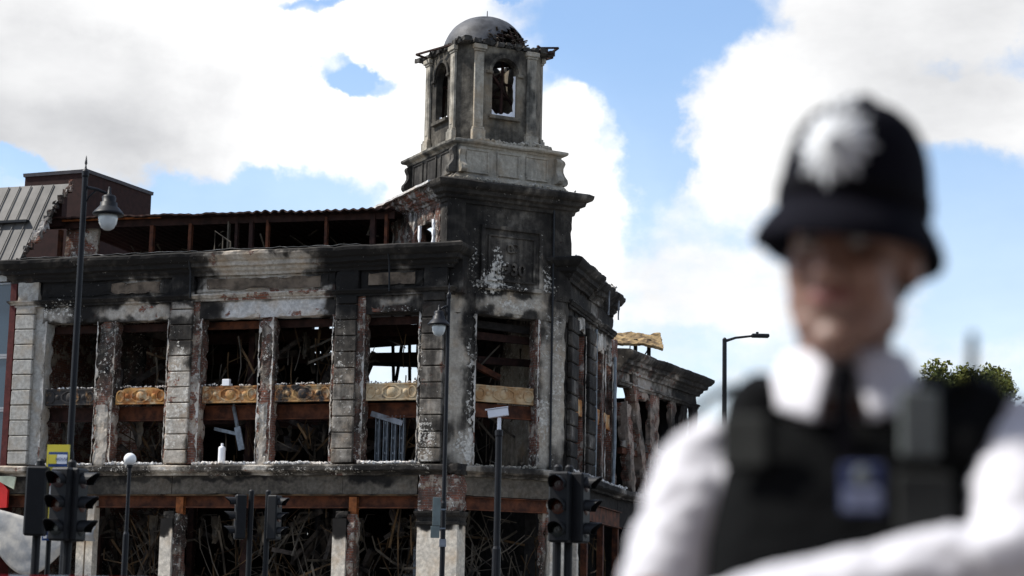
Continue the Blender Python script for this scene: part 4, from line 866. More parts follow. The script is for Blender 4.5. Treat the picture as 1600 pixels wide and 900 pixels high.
# ash and plaster fragments along the ledge and spandrels
def crumbs(frame, rows, seed, mat, label):
    r = random.Random(seed); mb = MB()
    for (x0, x1, y0, y1, z, n, s) in rows:
        for q in range(n):
            x, y = r.uniform(x0, x1), r.uniform(y0, y1); a = s*r.uniform(.3, 1.); M = Matrix.Rotation(r.uniform(0, 6), 3, Vector((r.random(), r.random(), r.random()+.1)).normalized())
            hump = .09*max(0, noise.noise(Vector((x*1.6, 0, seed)))+.35)
            zc = z+a*.25+r.random()*hump
            vs = [M @ Vector((i*a*r.uniform(.6, 1), j*a*.6, k*a*.35))+Vector((x, y, zc)) for k in (-1, 1) for j in (-1, 1) for i in (-1, 1)]
            mb.add(vs, [(0, 2, 3, 1), (4, 5, 7, 6), (0, 1, 5, 4), (2, 6, 7, 3), (0, 4, 6, 2), (1, 3, 7, 5)])
    tag(mb.build('ash_rubble', mat, None, frame), label, 'rubble', kind='stuff')
crumbs(FL, [(a, b, -.34, .35, 5.47, 420, .062) for a, b in BAYS]+[(a, b, .04, .2, 7.89, 50, .04) for a, b in BAYS], 2, M_ash, 'white ash and plaster crumbs strewn along the window ledge')
crumbs(FT, [(-.9, 1.1, -2.15, -1.5, 5.46, 120, .05), (-1.0, 1.6, -1.75, -1.5, 15.31, 170, .085), (.5, 1.5, -1.8, -1.5, 15.33, 90, .10), (-1.7, 2.2, -2.2, -1.85, 14.0, 170, .05)], 4, M_ped, 'stone crumbs and rubble left on the tower ledges')
crumbs(FR, [(.3, 8.8, -.36, .2, 5.46, 300, .07), (.2, 7.2, -.4, .3, 12.02, 160, .07)], 5, M_ash, 'plaster crumbs on the ledge of the receding right side')

# ================================================================== lower wing beyond, with its fallen piers
Wg = thing('burnt_wing', 'lower charred wing beyond the tower with leaning brick piers and black cornice', 'building', (FS[0], FS[1], 0))
def WP(name, mb, mat): return mb.build(name, mat, Wg, FS)
wc = [(o*1.05, 9.62+(z-11.28)*1.05) for o, z in corn]
mb = MB(); mb.mould(wc, [(-.3, 0), (8.3, 0), (8.3, 2.5)], seg=.15, amp=.02, chip=.07, seed=51); WP('cornice', mb, M_wing)
mb = MB(); mb.rbox(-.3, 8.3, .0, .4, 9.15, 10.3, .2, .02, .05, 170); WP('frieze_wall', mb, M_wing)
mb = MB(); mb.mould([(-.03, 9.12), (.08, 9.12), (.1, 9.2), (.16, 9.22), (.16, 9.28), (-.03, 9.29)], [(-.3, 0), (8.3, 0)], seg=.16, amp=.02, chip=.08, seed=52); WP('architrave', mb, M_wing)
for x0, x1, s in ((2.95, 3.9, 171), (5.2, 5.75, 172), (6.6, 7.1, 173), (7.7, 8.3, 174)):
    mb = MB(); mb.rbox(x0, x1, -.05, .14, 5.4, 9.2, .14, .025, .07, s); WP('window_pier', mb, M_wpier if s < 173 else M_wing)
mb = MB(); mb.rbox(.9, 1.35, -.12, .3, 5.45, 9.75, .14, .025, .07, 175, lean=(-.36, .0)); 
for i, v in enumerate(mb.v): mb.v[i] = (v[0]+1.45, v[1], v[2])
WP('leaning_pier', mb, M_wpier)
mb = MB(); mb.rbox(.3, .75, -.1, .3, 5.45, 8.6, .14, .025, .07, 176, lean=(-.22, 0))
for i, v in enumerate(mb.v): mb.v[i] = (v[0]+.75, v[1], v[2])
WP('leaning_pier', mb, M_wpier)
for x0, x1 in ((.3, 2.95), (3.9, 5.2)):
    mb = MB(); mb.rbox(x0, x1, .0, .15, 7.0, 7.25, .2, .02, .04, x0); WP('spandrel_panel', mb, M_wing); mb = MB(); mb.box(x0, x1, .02, .2, 6.78, 6.98); WP('steel_beam', mb, M_rust)
mb = MB(); mb.rbox(1.4, 2.9, -.04, .3, 8.85, 9.16, .12, .03, .1, 178); WP('lintel', mb, M_wpier)
mb = MB(); mb.mould(ledge, [(-.4, 0), (8.3, 0)], seg=.2, amp=.03, chip=.08, seed=55); WP('ledge', mb, M_wing)
mb = MB(); mb.rbox(-.4, 8.3, .0, .3, 4.2, 5.15, .3, .015, .03, 179); WP('shop_fascia', mb, M_soot)
mb = MB(); mb.rbox(-1.6, .25, .5, .7, 4.5, 9.9, .4, .02, 0, 185); mb.rbox(-3.5, 8.3, 4.0, 4.3, 0, 10.2, .5, .02, 0, 180); mb.rbox(8.0, 8.3, .4, 4, 0, 9.6, .5, .02, 0, 181); mb.rbox(-.4, 8.2, .4, 4, 10.2, 10.3, .5, .02, 0, 182); WP('inner_wall', mb, M_soot)
# torn roof on posts
rr = thing('roof_fragment', 'torn tan roof fragment propped on dark posts above the lower wing', 'roof', (3.9, 72.4, 10.52))
mb = MB(); mb.sheet(lambda u, v: (-.6+u*2.35, -.35+v*1.7, .62+.62*v-.30*max(0, u-.7)/.3*(1-v)*.6+.05*noise.noise(Vector((u*9, v*7, 0)))+.03*noise.noise(Vector((u*25, v*20, 0)))), 34, 20, .10); mb.v = [(x+.10*noise.noise(Vector((x*5, y*5, 3))), y, z+.07*noise.noise(Vector((x*2.2, y*2.5, 8)))) for x, y, z in mb.v]; part('roof_sheet', mb, M_tan, rr)
for x in (.75, 1.25, -.2):
    mb = MB(); mb.box(x-.07, x+.07, .25, .39, -.4, .86); part('post', mb, M_dark, rr)
mb = MB(); mb.bar((.95, .15, .02), (1.2, .15, .45), .05, .05); part('brace', mb, M_dark, rr); mb = MB(); mb.bar((.5, .15, .1), (.55, .15, .7), .04, .04); part('brace', mb, M_dark, rr)

# ================================================================== neighbours on the left
Nb = thing('neighbour_building', 'modern shop next door at the far left with grey mansard roof and blue glass', 'building', (FL[0], FL[1], 0))
def NP(name, mb, mat): return mb.build(name, mat, Nb, FL)
M_maroon = pbr('maroon_brick', (.075, .016, .014), .85, 0, .25, 6, .2)
M_glass = bpy.data.materials.new('blue_window_glass'); M_glass.use_nodes = True
_b = M_glass.node_tree.nodes['Principled BSDF']; _b.inputs['Base Color'].default_value = (.035, .06, .085, 1); _b.inputs['Roughness'].default_value = .08; _b.inputs['Specular IOR Level'].default_value = .7
M_frame = pbr('grey_window_frame', (.30, .31, .32), .5, 0, .1, 4, 0)
mb = MB(); mb.rbox(-15.09, -14.88, -.1, .4, 0, 11.45, .4, .006, 0, 190); NP('brick_pier', mb, M_maroon)
mb = MB(); mb.box(-22, -15.12, .3, 12, 0, 11.4); NP('wall', mb, M_maroon)
for z0, z1 in ((5.6, 7.2), (7.35, 8.9), (9.05, 11.3)):
    for x0 in (-17.32, -16.2):
        mb = MB(); mb.box(x0, x0+1.08, .15, .2, z0, z1); o = NP('window', mb, M_glass)
        m2 = MB(); m2.box(x0-.03, x0+1.11, .10, .22, z0-.08, z0-.001); m2.box(x0-.03, x0+1.11, .10, .22, z1+.001, z1+.06); m2.box(x0-.03, x0-.001, .10, .22, z0, z1); m2.box(x0+1.081, x0+1.11, .10, .22, z0, z1); SP('window_frame', m2, M_frame, o)
M_palepan = pbr('pale_spandrel', (.42, .42, .40), .7, 0, .1, 4, 0)
mb = MB(); mb.box(-17.7, -15.36, .05, .3, 11.4, 11.6); NP('eaves_board', mb, M_palepan)
# mansard: sloping sheet with standing seams, scorched ragged end
def mans(u, v):
    z = 12.0+v*2.75; x1 = -14.85+v*.95+.12*noise.noise(Vector((v*6, 0, 3)))+.06*noise.noise(Vector((v*17, 0, 5))); x = -22+u*(x1+22); return (x, -.15+v*1.25, z)
mb = MB(); mb.sheet(mans, 40, 18, .06); mr = NP('mansard_roof', mb, M_roofsheet)
for k in range(17):
    x = -21.5+k*.42; m2 = MB(); sh = .30; m2.bar((x, -.19, 12.02), (x+sh, 1.06, 14.74), .018, .035); SP('roof_seam', m2, M_roofsheet, mr)
mb = MB(); mb.box(-22, -14.95, .32, .5, 13.38, 13.46); NP('gutter', mb, M_dark)
mb = MB(); mb.box(-22, -15.2, -.12, .3, 11.62, 11.98); NP('eaves_gutter', mb, M_dark)
mb = MB(); r3 = random.Random(4)
for k in range(16):
    v = k/15; p = Vector(mans(1, v)); w = .08+.25*abs(noise.noise(Vector((k*.9, 1, 2)))); mb.rbox(p.x-.08, p.x+w, p.y-.02, p.y+.12, p.z-.12, p.z+.14, .08, .05, .06, k)
NP('torn_roof_lining', mb, M_ruin)
mb = MB(); mb.box(-14.9, -14.2, 1.2, 1.5, 13.4, 14.6); NP('roof_gable', mb, M_brickbox)
# red shop sign and sagging sheet next door
o = MB(); o.prism([(-15.5, 4.1), (-14.62, 4.15), (-14.62, 4.7), (-15.0, 5.1), (-15.5, 5.2)], -.32, -.22); tag(o.build('red_shop_sign', pbr('red_sign_face', (.50, .016, .014), .4, 0, .1, 4, 0), None, FL), 'broken bright red shop sign at the far left edge beside the burnt building', 'sign')
o = MB(); o.prism([(-15.3, 5.12), (-14.4, 4.72), (-14.35, 5.1), (-14.6, 5.13)], -.33, -.28); tag(o.build('pale_sign_panel', pbr('pale_green_panel', (.50, .52, .38), .6, 0, .15, 4, 0), None, FL), 'torn pale green panel above the red shop sign', 'panel')
def sagf(u, v):
    x = -15.6+u*4.2; zt = 4.15-.9*math.sin(u*2.6)**2*.3-.5*u*u; dep = (1.9-.3*u)*math.sin(min(1, u*1.25)*math.pi*.86+.15); return (x, -.35-.12*math.sin(v*3.1)+.05*noise.noise(Vector((u*6, v*5, 0))), zt-v*max(.15, dep))
o = MB(); o.sheet(sagf, 26, 14, .012); tag(o.build('sagging_sheet', pbr('grey_torn_sheet', (.32, .325, .33), .7, 0, .3, 2, .1, tint=(.45, .42, .37)), None, FL, True), 'torn grey sheet sagging across the shopfront at the lower left', 'sheet')
# brick stair tower far behind
bt = thing('brick_tower_block', 'plain dark red brick block rising behind the burnt roof at the left', 'building', (-15.7, 70.6, 0))
q = [(-18.2, 71.6), (-15.7, 70.6), (-14.0, 74.4), (-16.5, 75.4)]; mb = MB()
q = [(x+15.7, y-70.6) for x, y in q]
mb.add([(x, y, z) for z in (0, 16.85) for x, y in q], [(3, 2, 1, 0), (4, 5, 6, 7), (0, 1, 5, 4), (1, 2, 6, 5), (2, 3, 7, 6), (3, 0, 4, 7)]); part('wall', mb, M_brickbox, bt)
mb = MB(); mb.mould([(-.02, 16.85), (.05, 16.85), (.06, 16.98), (-.3, 17.0)], q[:4], True, 1.); part('coping', mb, pbr('dark_coping', (.05, .045, .05), .6, 0, .2, 4, .1), bt)

# ================================================================== unseen terrace added behind the camera, blocks sky light on the policeman's front
M_tbrick = char_mat('terrace_brick', (0, -5, 0), base=(.12, .06, .04), bias=-.2, fleck=-.4, brick=.4, seed=2., cont=.3, bump=.2)
for k, (x0, lab) in enumerate(((-24, 'unseen brick house added behind the camera to block sky light, leftmost of four'), (-12, 'unseen brick house added behind the camera to block sky light, second from left'), (0, 'unseen brick house added behind the camera to block sky light, third from left'), (12, 'unseen brick house added behind the camera to block sky light, rightmost of four'))):
    th = thing('sky_blocking_house', lab, 'house', (x0, -5, 0), 0, 'unseen terrace added to block sky light')
    mb = MB(); mb.box(.02, 11.98, -8, 0, 0, 11.5); part('wall', mb, M_tbrick, th)
    mb = MB(); mb.prism([(0, 11.5), (12, 11.5), (12, 11.7), (0, 11.7)], -8.2, .25); mb.add([(0, .2, 11.7), (12, .2, 11.7), (12, -4, 14.2), (0, -4, 14.2), (0, -8.2, 11.7), (12, -8.2, 11.7)], [(0, 1, 2, 3), (3, 2, 5, 4), (0, 3, 4), (1, 5, 2)]); part('roof', mb, pbr('roof_slate', (.05, .05, .055), .7, 0, .2, 5, .2), th)
    for z0 in (.9, 4.6, 8.2):
        for wx in (1.6, 5.2, 8.8):
            mb = MB(); mb.box(wx, wx+1.5, .01, .05, z0, z0+2.1); o = part('window', mb, M_dark, th); mb = MB(); mb.box(wx-.1, wx+1.6, .0, .16, z0-.12, z0-.001); part('window_sill', mb, M_fascia, o)

# ================================================================== street furniture
M_bowl = pbr('frosted_lamp_bowl', (.55, .58, .57), .2, 0, .08, 5, 0, spec=.6)
def lamp_post(loc, h, arm, label, r=.06):
    t = thing('street_lamp', label, 'street lamp', loc, 0, 'heritage street lamps')
    m = MB(); m.lathe([(r*1.9, 0), (r*1.9, .9), (r*1.5, 1.0), (r*1.3, 1.05), (r*1.05, 1.2), (r, 3.4), (r*1.12, 3.42), (r*1.12, 3.5), (r*.85, 3.55), (r*.72, h-.15), (r*.9, h-.12), (r*.9, h-.05), (r*.3, h), (r*.16, h+.05), (r*.35, h+.08), (0.004, h+.2)], (0, 0), 14); part('post', m, M_polepaint, t, False)
    a = Vector(arm); tip = Vector((a.x, a.y, h-.42))
    m = MB(); m.tube([(0, 0, h-.30), Vector((a.x*.5, a.y*.5, h-.34)), tip], [.028, .024, .022], 8); m.tube([(0, 0, h-.62), Vector((a.x*.2, a.y*.2, h-.45)), Vector((a.x*.45, a.y*.45, h-.36))], .014, 6); part('bracket', m, M_polepaint, t, True)
    c = (a.x, a.y); z = h-.42
    m = MB(); m.lathe([(.012, z+.12), (.02, z+.1), (.03, z), (.09, z-.02), (.11, z-.05), (.10, z-.12), (.13, z-.13), (.135, z-.19), (.16, z-.21), (.22, z-.28), (.24, z-.30), (.24, z-.325), (.15, z-.33)], c, 20); lo_ = part('lantern', m, M_polepaint, t, True)
    m = MB(); m.lathe([(.145, z-.325), (.15, z-.38), (.135, z-.46), (.10, z-.53), (.05, z-.565), (.0, z-.57)], c, 18); b = part('bowl', m, M_bowl, lo_, True)
    return t
lamp_post((-6.69, 30, 0), 7.95, (.40, -.05, 0), 'tall dark lamp post with bell lantern at the left, crossing the window bays', .062)
lamp_post((-1.36, 42, 0), 8.05, (-.20, -.12, 0), 'lamp post with bell lantern in front of the corner pilaster beside the tower', .055)
# sign plates on the second post
t = thing('traffic_sign', 'back of a narrow grey-green sign clamped to the post before the cream corner pier', 'sign', (-1.36, 42, 0))
m = MB(); m.bbox(-.23, -.06, -.09, -.075, 3.02, 3.62, .004); m.bbox(-.26, -.07, -.09, -.075, 2.76, 3.01, .004); part('plate', m, M_greysign, t)
m = MB(); m.box(-.24, .05, -.074, -.05, 3.35, 3.38); part('clamp', m, M_stud, t); m = MB(); m.box(-.24, .05, -.074, -.05, 2.95, 2.98); part('clamp', m, M_stud, t)
m = MB(); m.box(-.07, .07, -.075, .07, 2.58, 2.74); part('junction_box', m, M_metal, t)
# cctv camera on its pole
t = thing('cctv_pole', 'slim dark pole carrying a white surveillance camera before the tower window', 'camera pole', (-.19, 37, 0))
m = MB(); m.lathe([(.10, 0), (.10, 1.0), (.085, 1.05), (.08, 2.4), (.062, 2.45), (.062, 4.5), (.075, 4.52), (.075, 4.62), (.02, 4.64)], (0, 0), 12); part('pole', m, M_polepaint, t)
m = MB(); m.tube([(0, 0, 4.6), (0, 0, 4.86)], .038, 10); part('mount', m, M_white, t)
R_ = Matrix.Rotation(rad(-9), 3, 'Y')
m = MB(); m.box(-.22, .17, -.07, .07, 4.88, 5.02, R_); o = part('camera_housing', m, M_white, t)
m = MB(); m.box(-.26, .18, -.085, .085, 5.03, 5.045, R_, (-.02, 0, 4.95)); part('sun_shield', m, M_white, o)
m = MB(); m.tube([(-.235, 0, 4.93), (-.215, 0, 4.925)], .045, 12); part('lens', m, M_dark, o)
# globe beacon
t = thing('globe_lamp', 'white globe lamp on a thin dark pole below the left window ledge', 'lamp', (-6.92, 36, 0))
m = MB(); m.lathe([(.06, 0), (.055, 2.5), (.035, 2.55), (.035, 3.70), (.06, 3.72), (.06, 3.76)], (0, 0), 10); part('pole', m, M_polepaint, t)
m = MB(); m.sphere((0, 0, 3.865), .115, 20, 12); part('globe', m, M_globe, t, True)
# right-hand modern lamp
t = thing('roadside_lamp', 'modern slim street lamp with flat head standing against the sky', 'street lamp', (6.80, 62, 0))
m = MB(); m.lathe([(.13, 0), (.12, 2), (.085, 2.1), (.07, 9.95), (.03, 10.0)], (0, 0), 10); part('pole', m, M_dark, t)
m = MB(); m.tube([(0, 0, 9.88), (.35, 0, 10.0), (.9, 0, 10.07)], [.05, .04, .035], 8); part('arm', m, M_dark, t)
m = MB(); m.bbox(.85, 1.42, -.12, .12, 10.02, 10.14, .03); m.box(1.0, 1.08, -.04, .04, 10.14, 10.2); part('lamp_head', m, M_dark, t)
# traffic signals
M_sigblack = pbr('signal_black', (.006, .0062, .007), .55, 0, .2, 12, .03, spec=.25)
def lens_mat(name, c): m = pbr(name, c, .25, 0, .2, 20, .05, spec=.5); return m
M_lens = [lens_mat('unlit_red_lens', (.022, .003, .003)), lens_mat('unlit_amber_lens', (.055, .012, .003)), lens_mat('unlit_green_lens', (.003, .008, .007))]
def signal(loc, headings, label, zb, poles=((0, 0),), scale=1.0, board=False, group='traffic signals at the junction'):
    t = thing('traffic_light', label, 'traffic light', loc, 0, group)
    for px, py in poles:
        m = MB(); m.lathe([(.057, 0), (.057, zb+1.0), (.03, zb+1.03)], (px, py), 12); part('pole', m, M_sigblack, t)
    for hx, hy, a in headings:
        M = Matrix.Translation((hx, hy, zb)) @ Matrix.Rotation(rad(a), 4, 'Z')
        m = MB(); q = MB(); q.bbox(-.14, .14, -.12, .10, 0, .92, .025)
        if board: q.bbox(-.27, .27, .085, .10, -.07, 1.0, .004)
        m.add([M @ Vector(v) for v in q.v], q.f); h = part('signal_head', m, M_sigblack, t)
        for k in range(3):
            zc = .76-k*.30
            q = MB(); vs = []; N = 16
            for r_, y in ((.0, -.128), (.07, -.134), (.098, -.122)):
                for j in range(N): vs.append(M @ Vector((r_*math.cos(6.28319*j/N), y, zc+r_*math.sin(6.28319*j/N))))
            q.add(vs, [(i*N+j, i*N+(j+1) % N, (i+1)*N+(j+1) % N, (i+1)*N+j) for i in range(2) for j in range(N)]); part('lens', q, M_lens[k], h, True)
            q = MB(); vs = []; N = 14
            for j in range(N+1):
                an = rad(-25)+rad(230)*j/N
                for rr_, ln in ((.108, 0), (.108, 1), (.100, 1), (.100, 0)):
                    y = -.118-ln*(.10+.12*max(0, math.sin(an)))
                    vs.append(M @ Vector((rr_*math.cos(an), y, zc+rr_*math.sin(an))))
            fs = [(j*4+i, j*4+(i+1) % 4, (j+1)*4+(i+1) % 4, (j+1)*4+i) for j in range(N) for i in range(4)]+[(3, 2, 1, 0), (N*4, N*4+1, N*4+2, N*4+3)]
            q.add(vs, fs); part('visor', q, M_sigblack, h)
    return t
signal((.78, 26, 0), ((-.08, -.05, -20), (.15, .06, 66)), 'twin-headed black traffic light in the centre, left of the policeman', 2.16, ((-.12, .12), (.03, .16)))
signal((-5.56, 25, 0), ((-.06, 0, -24), (.06, .07, 72)), 'black traffic light at lower left overlapping the yellow sign', 2.02, ((0, .1),))
signal((-6.27, 26.3, 0), ((0, 0, 180),), 'black signal back further left, behind the yellow sign', 2.12, ((0, .12),), group='traffic signals at the junction')
signal((-5.35, 41, 0), ((-.18, 0, -75),), 'distant traffic light turned left, in front of the shop wreckage', 2.62, ((.02, .05),))
signal((-4.86, 41, 0), ((.02, 0, 70),), 'distant traffic light turned right, in front of the shop wreckage', 2.62, ((-.12, .05),))
# yellow sign
t = thing('yellow_sign', 'tall yellow and blue sign panel on a black post at lower left', 'sign', (-6.10, 26.6, 0))
M_yel = pbr('yellow_sign_face', (.62, .52, .05), .45, 0, .06, 5, 0); M_blue = pbr('blue_sign_print', (.02, .06, .20), .5, 0, .1, 5, 0); M_red = pbr('red_sign_print', (.5, .02, .02), .5, 0, .1, 5, 0)
M_wht = pbr('white_sign_print', (.72, .74, .78), .5, 0, .05, 5, 0)
Ry = Matrix.Rotation(rad(-12), 4, 'Z')
def sg(x0, x1, y, z0, z1, mat, nm):
    m = MB(); q = MB(); q.box(x0, x1, y, y+.004 if nm != 'panel' else y+.03, z0, z1); m.add([Ry @ Vector(v) for v in q.v], q.f); return part(nm, m, mat, t)
sg(-.15, .17, 0, 2.07, 3.36, M_yel, 'panel'); sg(-.12, .155, -.006, 3.06, 3.26, M_blue, 'print_band'); sg(-.115, .0, -.011, 3.10, 3.225, M_yel, 'print_block')
sg(.005, .15, -.011, 3.10, 3.225, M_wht, 'print_block'); sg(-.15, .17, -.006, 2.07, 2.30, M_blue, 'print_band')
tm = text_mesh('HOUSE', .058, .001); tm.materials.append(M_blue); o = link('lettering', tm, t); o.matrix_local = Ry @ Matrix.Translation((.078, -.0135, 3.163)) @ Matrix.Rotation(rad(90), 4, 'X')
def disc_part(cx, cz, rx, rz, y, mat, nm):
    m = MB(); n = 20; vs = [Ry @ Vector((cx+rx*math.cos(6.28319*k/n), yy, cz+rz*math.sin(6.28319*k/n))) for yy in (y, y+.003) for k in range(n)]
    m.add(vs, [tuple(range(n)), tuple(range(2*n-1, n-1, -1))]+[(k, k+n, (k+1) % n+n, (k+1) % n) for k in range(n)]); part(nm, m, mat, t)
disc_part(-.05, 2.72, .10, .13, -.006, M_red, 'print_disc'); disc_part(-.06, 2.72, .055, .085, -.011, M_wht, 'print_disc')
for k in range(3): sg(-.13, -.08, -.011, 2.10+k*.06, 2.14+k*.06, M_wht, 'print_mark')
m = MB(); m.lathe([(.035, 0), (.035, 3.3), (.02, 3.32)], (-.06, .06), 10); part('post', m, M_sigblack, t)
# barrier tape across the lower left
t = thing('barrier_tape', 'red and white barrier tape stretched low along the bottom edge', 'tape', (-3.2, 12, 0))
M_tr = pbr('red_tape', (.45, .02, .03), .5, 0, .1, 8, 0)
for k in range(40):
    x0, x1 = -2.2+k*.12, -2.2+(k+1)*.12; sagz = lambda x: 1.410+.012*(x/2.)**2
    m = MB(); m.add([(x0, 0, sagz(x0)-.03), (x1, 0, sagz(x1)-.03), (x1, 0, sagz(x1)), (x0, 0, sagz(x0)), (x0, .001, sagz(x0)-.03), (x1, .001, sagz(x1)-.03), (x1, .001, sagz(x1)), (x0, .001, sagz(x0))], [(0, 1, 2, 3), (7, 6, 5, 4), (0, 4, 5, 1), (3, 2, 6, 7), (0, 3, 7, 4), (1, 5, 6, 2)]); part('tape_band', m, M_tr if k % 2 else M_wht, t)
for x in (-2.2, 2.6):
    m = MB(); m.lathe([(.12, 0), (.12, .04), (.02, .06), (.02, 1.46)], (x, .03), 8); part('stake', m, M_sigblack, t)

# ================================================================== trees far right
def leaf_mat(name, a, b):
    m = bpy.data.materials.new(name); m.use_nodes = True; T = NT(m.node_tree); bs = T.n['Principled BSDF']; g = T.new('ShaderNodeNewGeometry')
    T.l.new(T.mix(T.maprange(T.noise(g.outputs['Position'], .9, 3), .35, .65), a, b), bs.inputs['Base Color']); bs.inputs['Roughness'].default_value = .7
    bs.inputs['Transmission Weight'].default_value = 0; bs.inputs['Specular IOR Level'].default_value = .2; return m
M_leaf = leaf_mat('olive_leaves', (.055, .07, .012), (.13, .13, .02)); M_bark = pbr('tree_bark', (.06, .045, .035), .9, 0, .3, 5, .4)
def tree(loc, h, rx, label, seed):
    r = random.Random(seed); t = thing('broadleaf_tree', label, 'tree', loc, 0, 'trees behind the policeman')
    m = MB(); m.tube([(0, 0, 0), (.1, 0, h*.3), (-.1, .1, h*.55), (.05, 0, h*.68)], [.28, .22, .15, .06], 8)
    lobes = []
    for k in range(24):
        a = r.uniform(0, 6.28); q = r.random()**.5; c = Vector((math.cos(a)*rx*q*.8, math.sin(a)*rx*q*.8, h*(.5+.42*r.random()*(1-.4*q)))); lobes.append((c, rx*r.uniform(.28, .45))); m.tube([(0, 0, h*.4), c*.5+Vector((0, 0, h*.22)), c], [.10, .05, .015], 5)
    part('trunk', m, M_bark, t)
    m = MB()
    for c, R_ in lobes:
        for q in range(420):
            d = Vector((r.gauss(0, 1), r.gauss(0, 1), r.gauss(0, 1))).normalized(); p = c+d*R_*(r.random()**.4)*(1+.35*noise.noise(d*2.2+c)); s = r.uniform(.07, .14)
            u = Vector((r.gauss(0, 1), r.gauss(0, 1), r.gauss(0, 1))).normalized(); v = u.cross(d if abs(u.dot(d)) < .95 else Vector((0, 0, 1))).normalized()
            m.add([p-u*s, p+v*s*.6, p+u*s, p-v*s*.6], [(0, 1, 2, 3)])
    part('crown', m, M_leaf, t)
tree((18.6, 86, 0), 14.5, 2.1, 'rounded leafy tree nearest the policeman’s collar in the group behind him', 1)
tree((20.6, 88, 0), 14.6, 2.0, 'middle leafy tree of the group behind the policeman’s shoulder', 2)
tree((22.6, 90, 0), 14.5, 2.2, 'rightmost leafy tree behind the policeman’s shoulder', 3)

# ================================================================== the policeman
PX, PY, PYAW, PSC = .447, 2.61, rad(-11), .88
pm = thing('person', 'policeman in black custodian helmet, white shirt and black vest, arms folded in the foreground', 'person', (PX, PY, .15), PYAW)
pm.scale = (PSC,)*3
M_skin = bpy.data.materials.new('skin'); M_skin.use_nodes = True; T = NT(M_skin.node_tree); bs = T.n['Principled BSDF']
tcx = T.new('ShaderNodeTexCoord'); oc = tcx.outputs['Object']
HEADROT = rad(-15)
HS, HZ = 1.17, 1.70
hx, hy = math.sin(HEADROT)*.113, -math.cos(HEADROT)*.113
lipv = T.vec('MULTIPLY', T.vec('SUBTRACT', oc, (hx+.01, hy, 1.7187)), (1/.038, 1/.056, 1/.014))
lip = T.maprange(T.vec('LENGTH', lipv), 1.15, .7)
sk = T.mix(T.maprange(T.noise(oc, 9, 4), .35, .7), (.225, .125, .092), (.285, .165, .125))
stub = T.maprange(T.vec('LENGTH', T.vec('MULTIPLY', T.vec('SUBTRACT', oc, (hx*.5, hy*.5, 1.685)), (1/.085, 1/.10, 1/.055))), 1.1, .5)
sk = T.mix(T.math('MULTIPLY', stub, .30), sk, (.085, .055, .043, 1)); sk = T.mix(lip, sk, (.22, .085, .075, 1))
T.l.new(sk, bs.inputs['Base Color']); bs.inputs['Roughness'].default_value = .5; bs.inputs['Subsurface Weight'].default_value = .08; bs.inputs['Subsurface Radius'].default_value = (.012, .004, .002)
def cloth(name, c, r=.85, weave=260, spec=.15):
    m = bpy.data.materials.new(name); m.use_nodes = True; T = NT(m.node_tree); b = T.n['Principled BSDF']; o = T.new('ShaderNodeTexCoord').outputs['Object']
    T.l.new(T.mix(T.maprange(T.noise(o, 12, 4), .3, .7), tuple(x*.93 for x in c), tuple(min(1, x*1.04) for x in c)), b.inputs['Base Color']); b.inputs['Roughness'].default_value = r; b.inputs['Specular IOR Level'].default_value = spec
    bp = T.new('ShaderNodeBump'); bp.inputs['Strength'].default_value = .35; bp.inputs['Distance'].default_value = .01
    T.l.new(T.math('ADD', T.noise(o, 14, 3, .5, .8), T.math('MULTIPLY', T.noise(o, weave, 2), .05)), bp.inputs['Height']); T.l.new(bp.outputs[0], b.inputs['Normal']); return m
M_shirt = cloth('white_shirt_cotton', (.64, .64, .685)); M_vest = cloth('black_vest_nylon', (.0055, .006, .0065), .9, 260, .06); M_trou = cloth('black_trouser_wool', (.006, .006, .008), .9, 260, .06)
M_felt = cloth('navy_black_helmet_felt', (.006, .006, .010), .9, 300, .06); M_silver = pbr('silver_badge', (.50, .52, .54), .6, .15, .15, 60, .1); M_patch = cloth('grey_patch', (.028, .030, .029)); M_patchl = cloth('light_grey_reflective_patch', (.15, .17, .17), .5)
M_navy = cloth('blue_badge_cloth', (.03, .04, .10)); M_boot = pbr('boot_leather', (.012, .012, .012), .3, 0, .2, 20, .1)
def capsule(m, pts):
    """round limb through (point, radius) pairs"""
    P = [Vector(p) for p, r in pts]; Rr = [r for p, r in pts]; Q = []; QR = []
    for i in range(len(P)-1):
        for k in range(4): Q.append(P[i].lerp(P[i+1], k/4)); QR.append(Rr[i]+(Rr[i+1]-Rr[i])*k/4)
    Q.append(P[-1]); QR.append(Rr[-1]); m.tube(Q, QR, 16)
    for p, r in zip(P, Rr): m.sphere(p, r*.995, 14, 10)
def loft(m, rings, N=36):
    vs = []
    for (z, cx, cy, rx, ry, pw) in rings:
        for k in range(N):
            a = 6.28319*k/N; c, s = math.cos(a), math.sin(a); vs.append((cx+math.copysign(abs(c)**pw, c)*rx, cy+math.copysign(abs(s)**pw, s)*ry, z))
    n = len(rings); fs = [(i*N+k, i*N+(k+1) % N, (i+1)*N+(k+1) % N, (i+1)*N+k) for i in range(n-1) for k in range(N)]
    fs += [tuple(range(N))[::-1], tuple((n-1)*N+k for k in range(N))]; m.add(vs, fs)
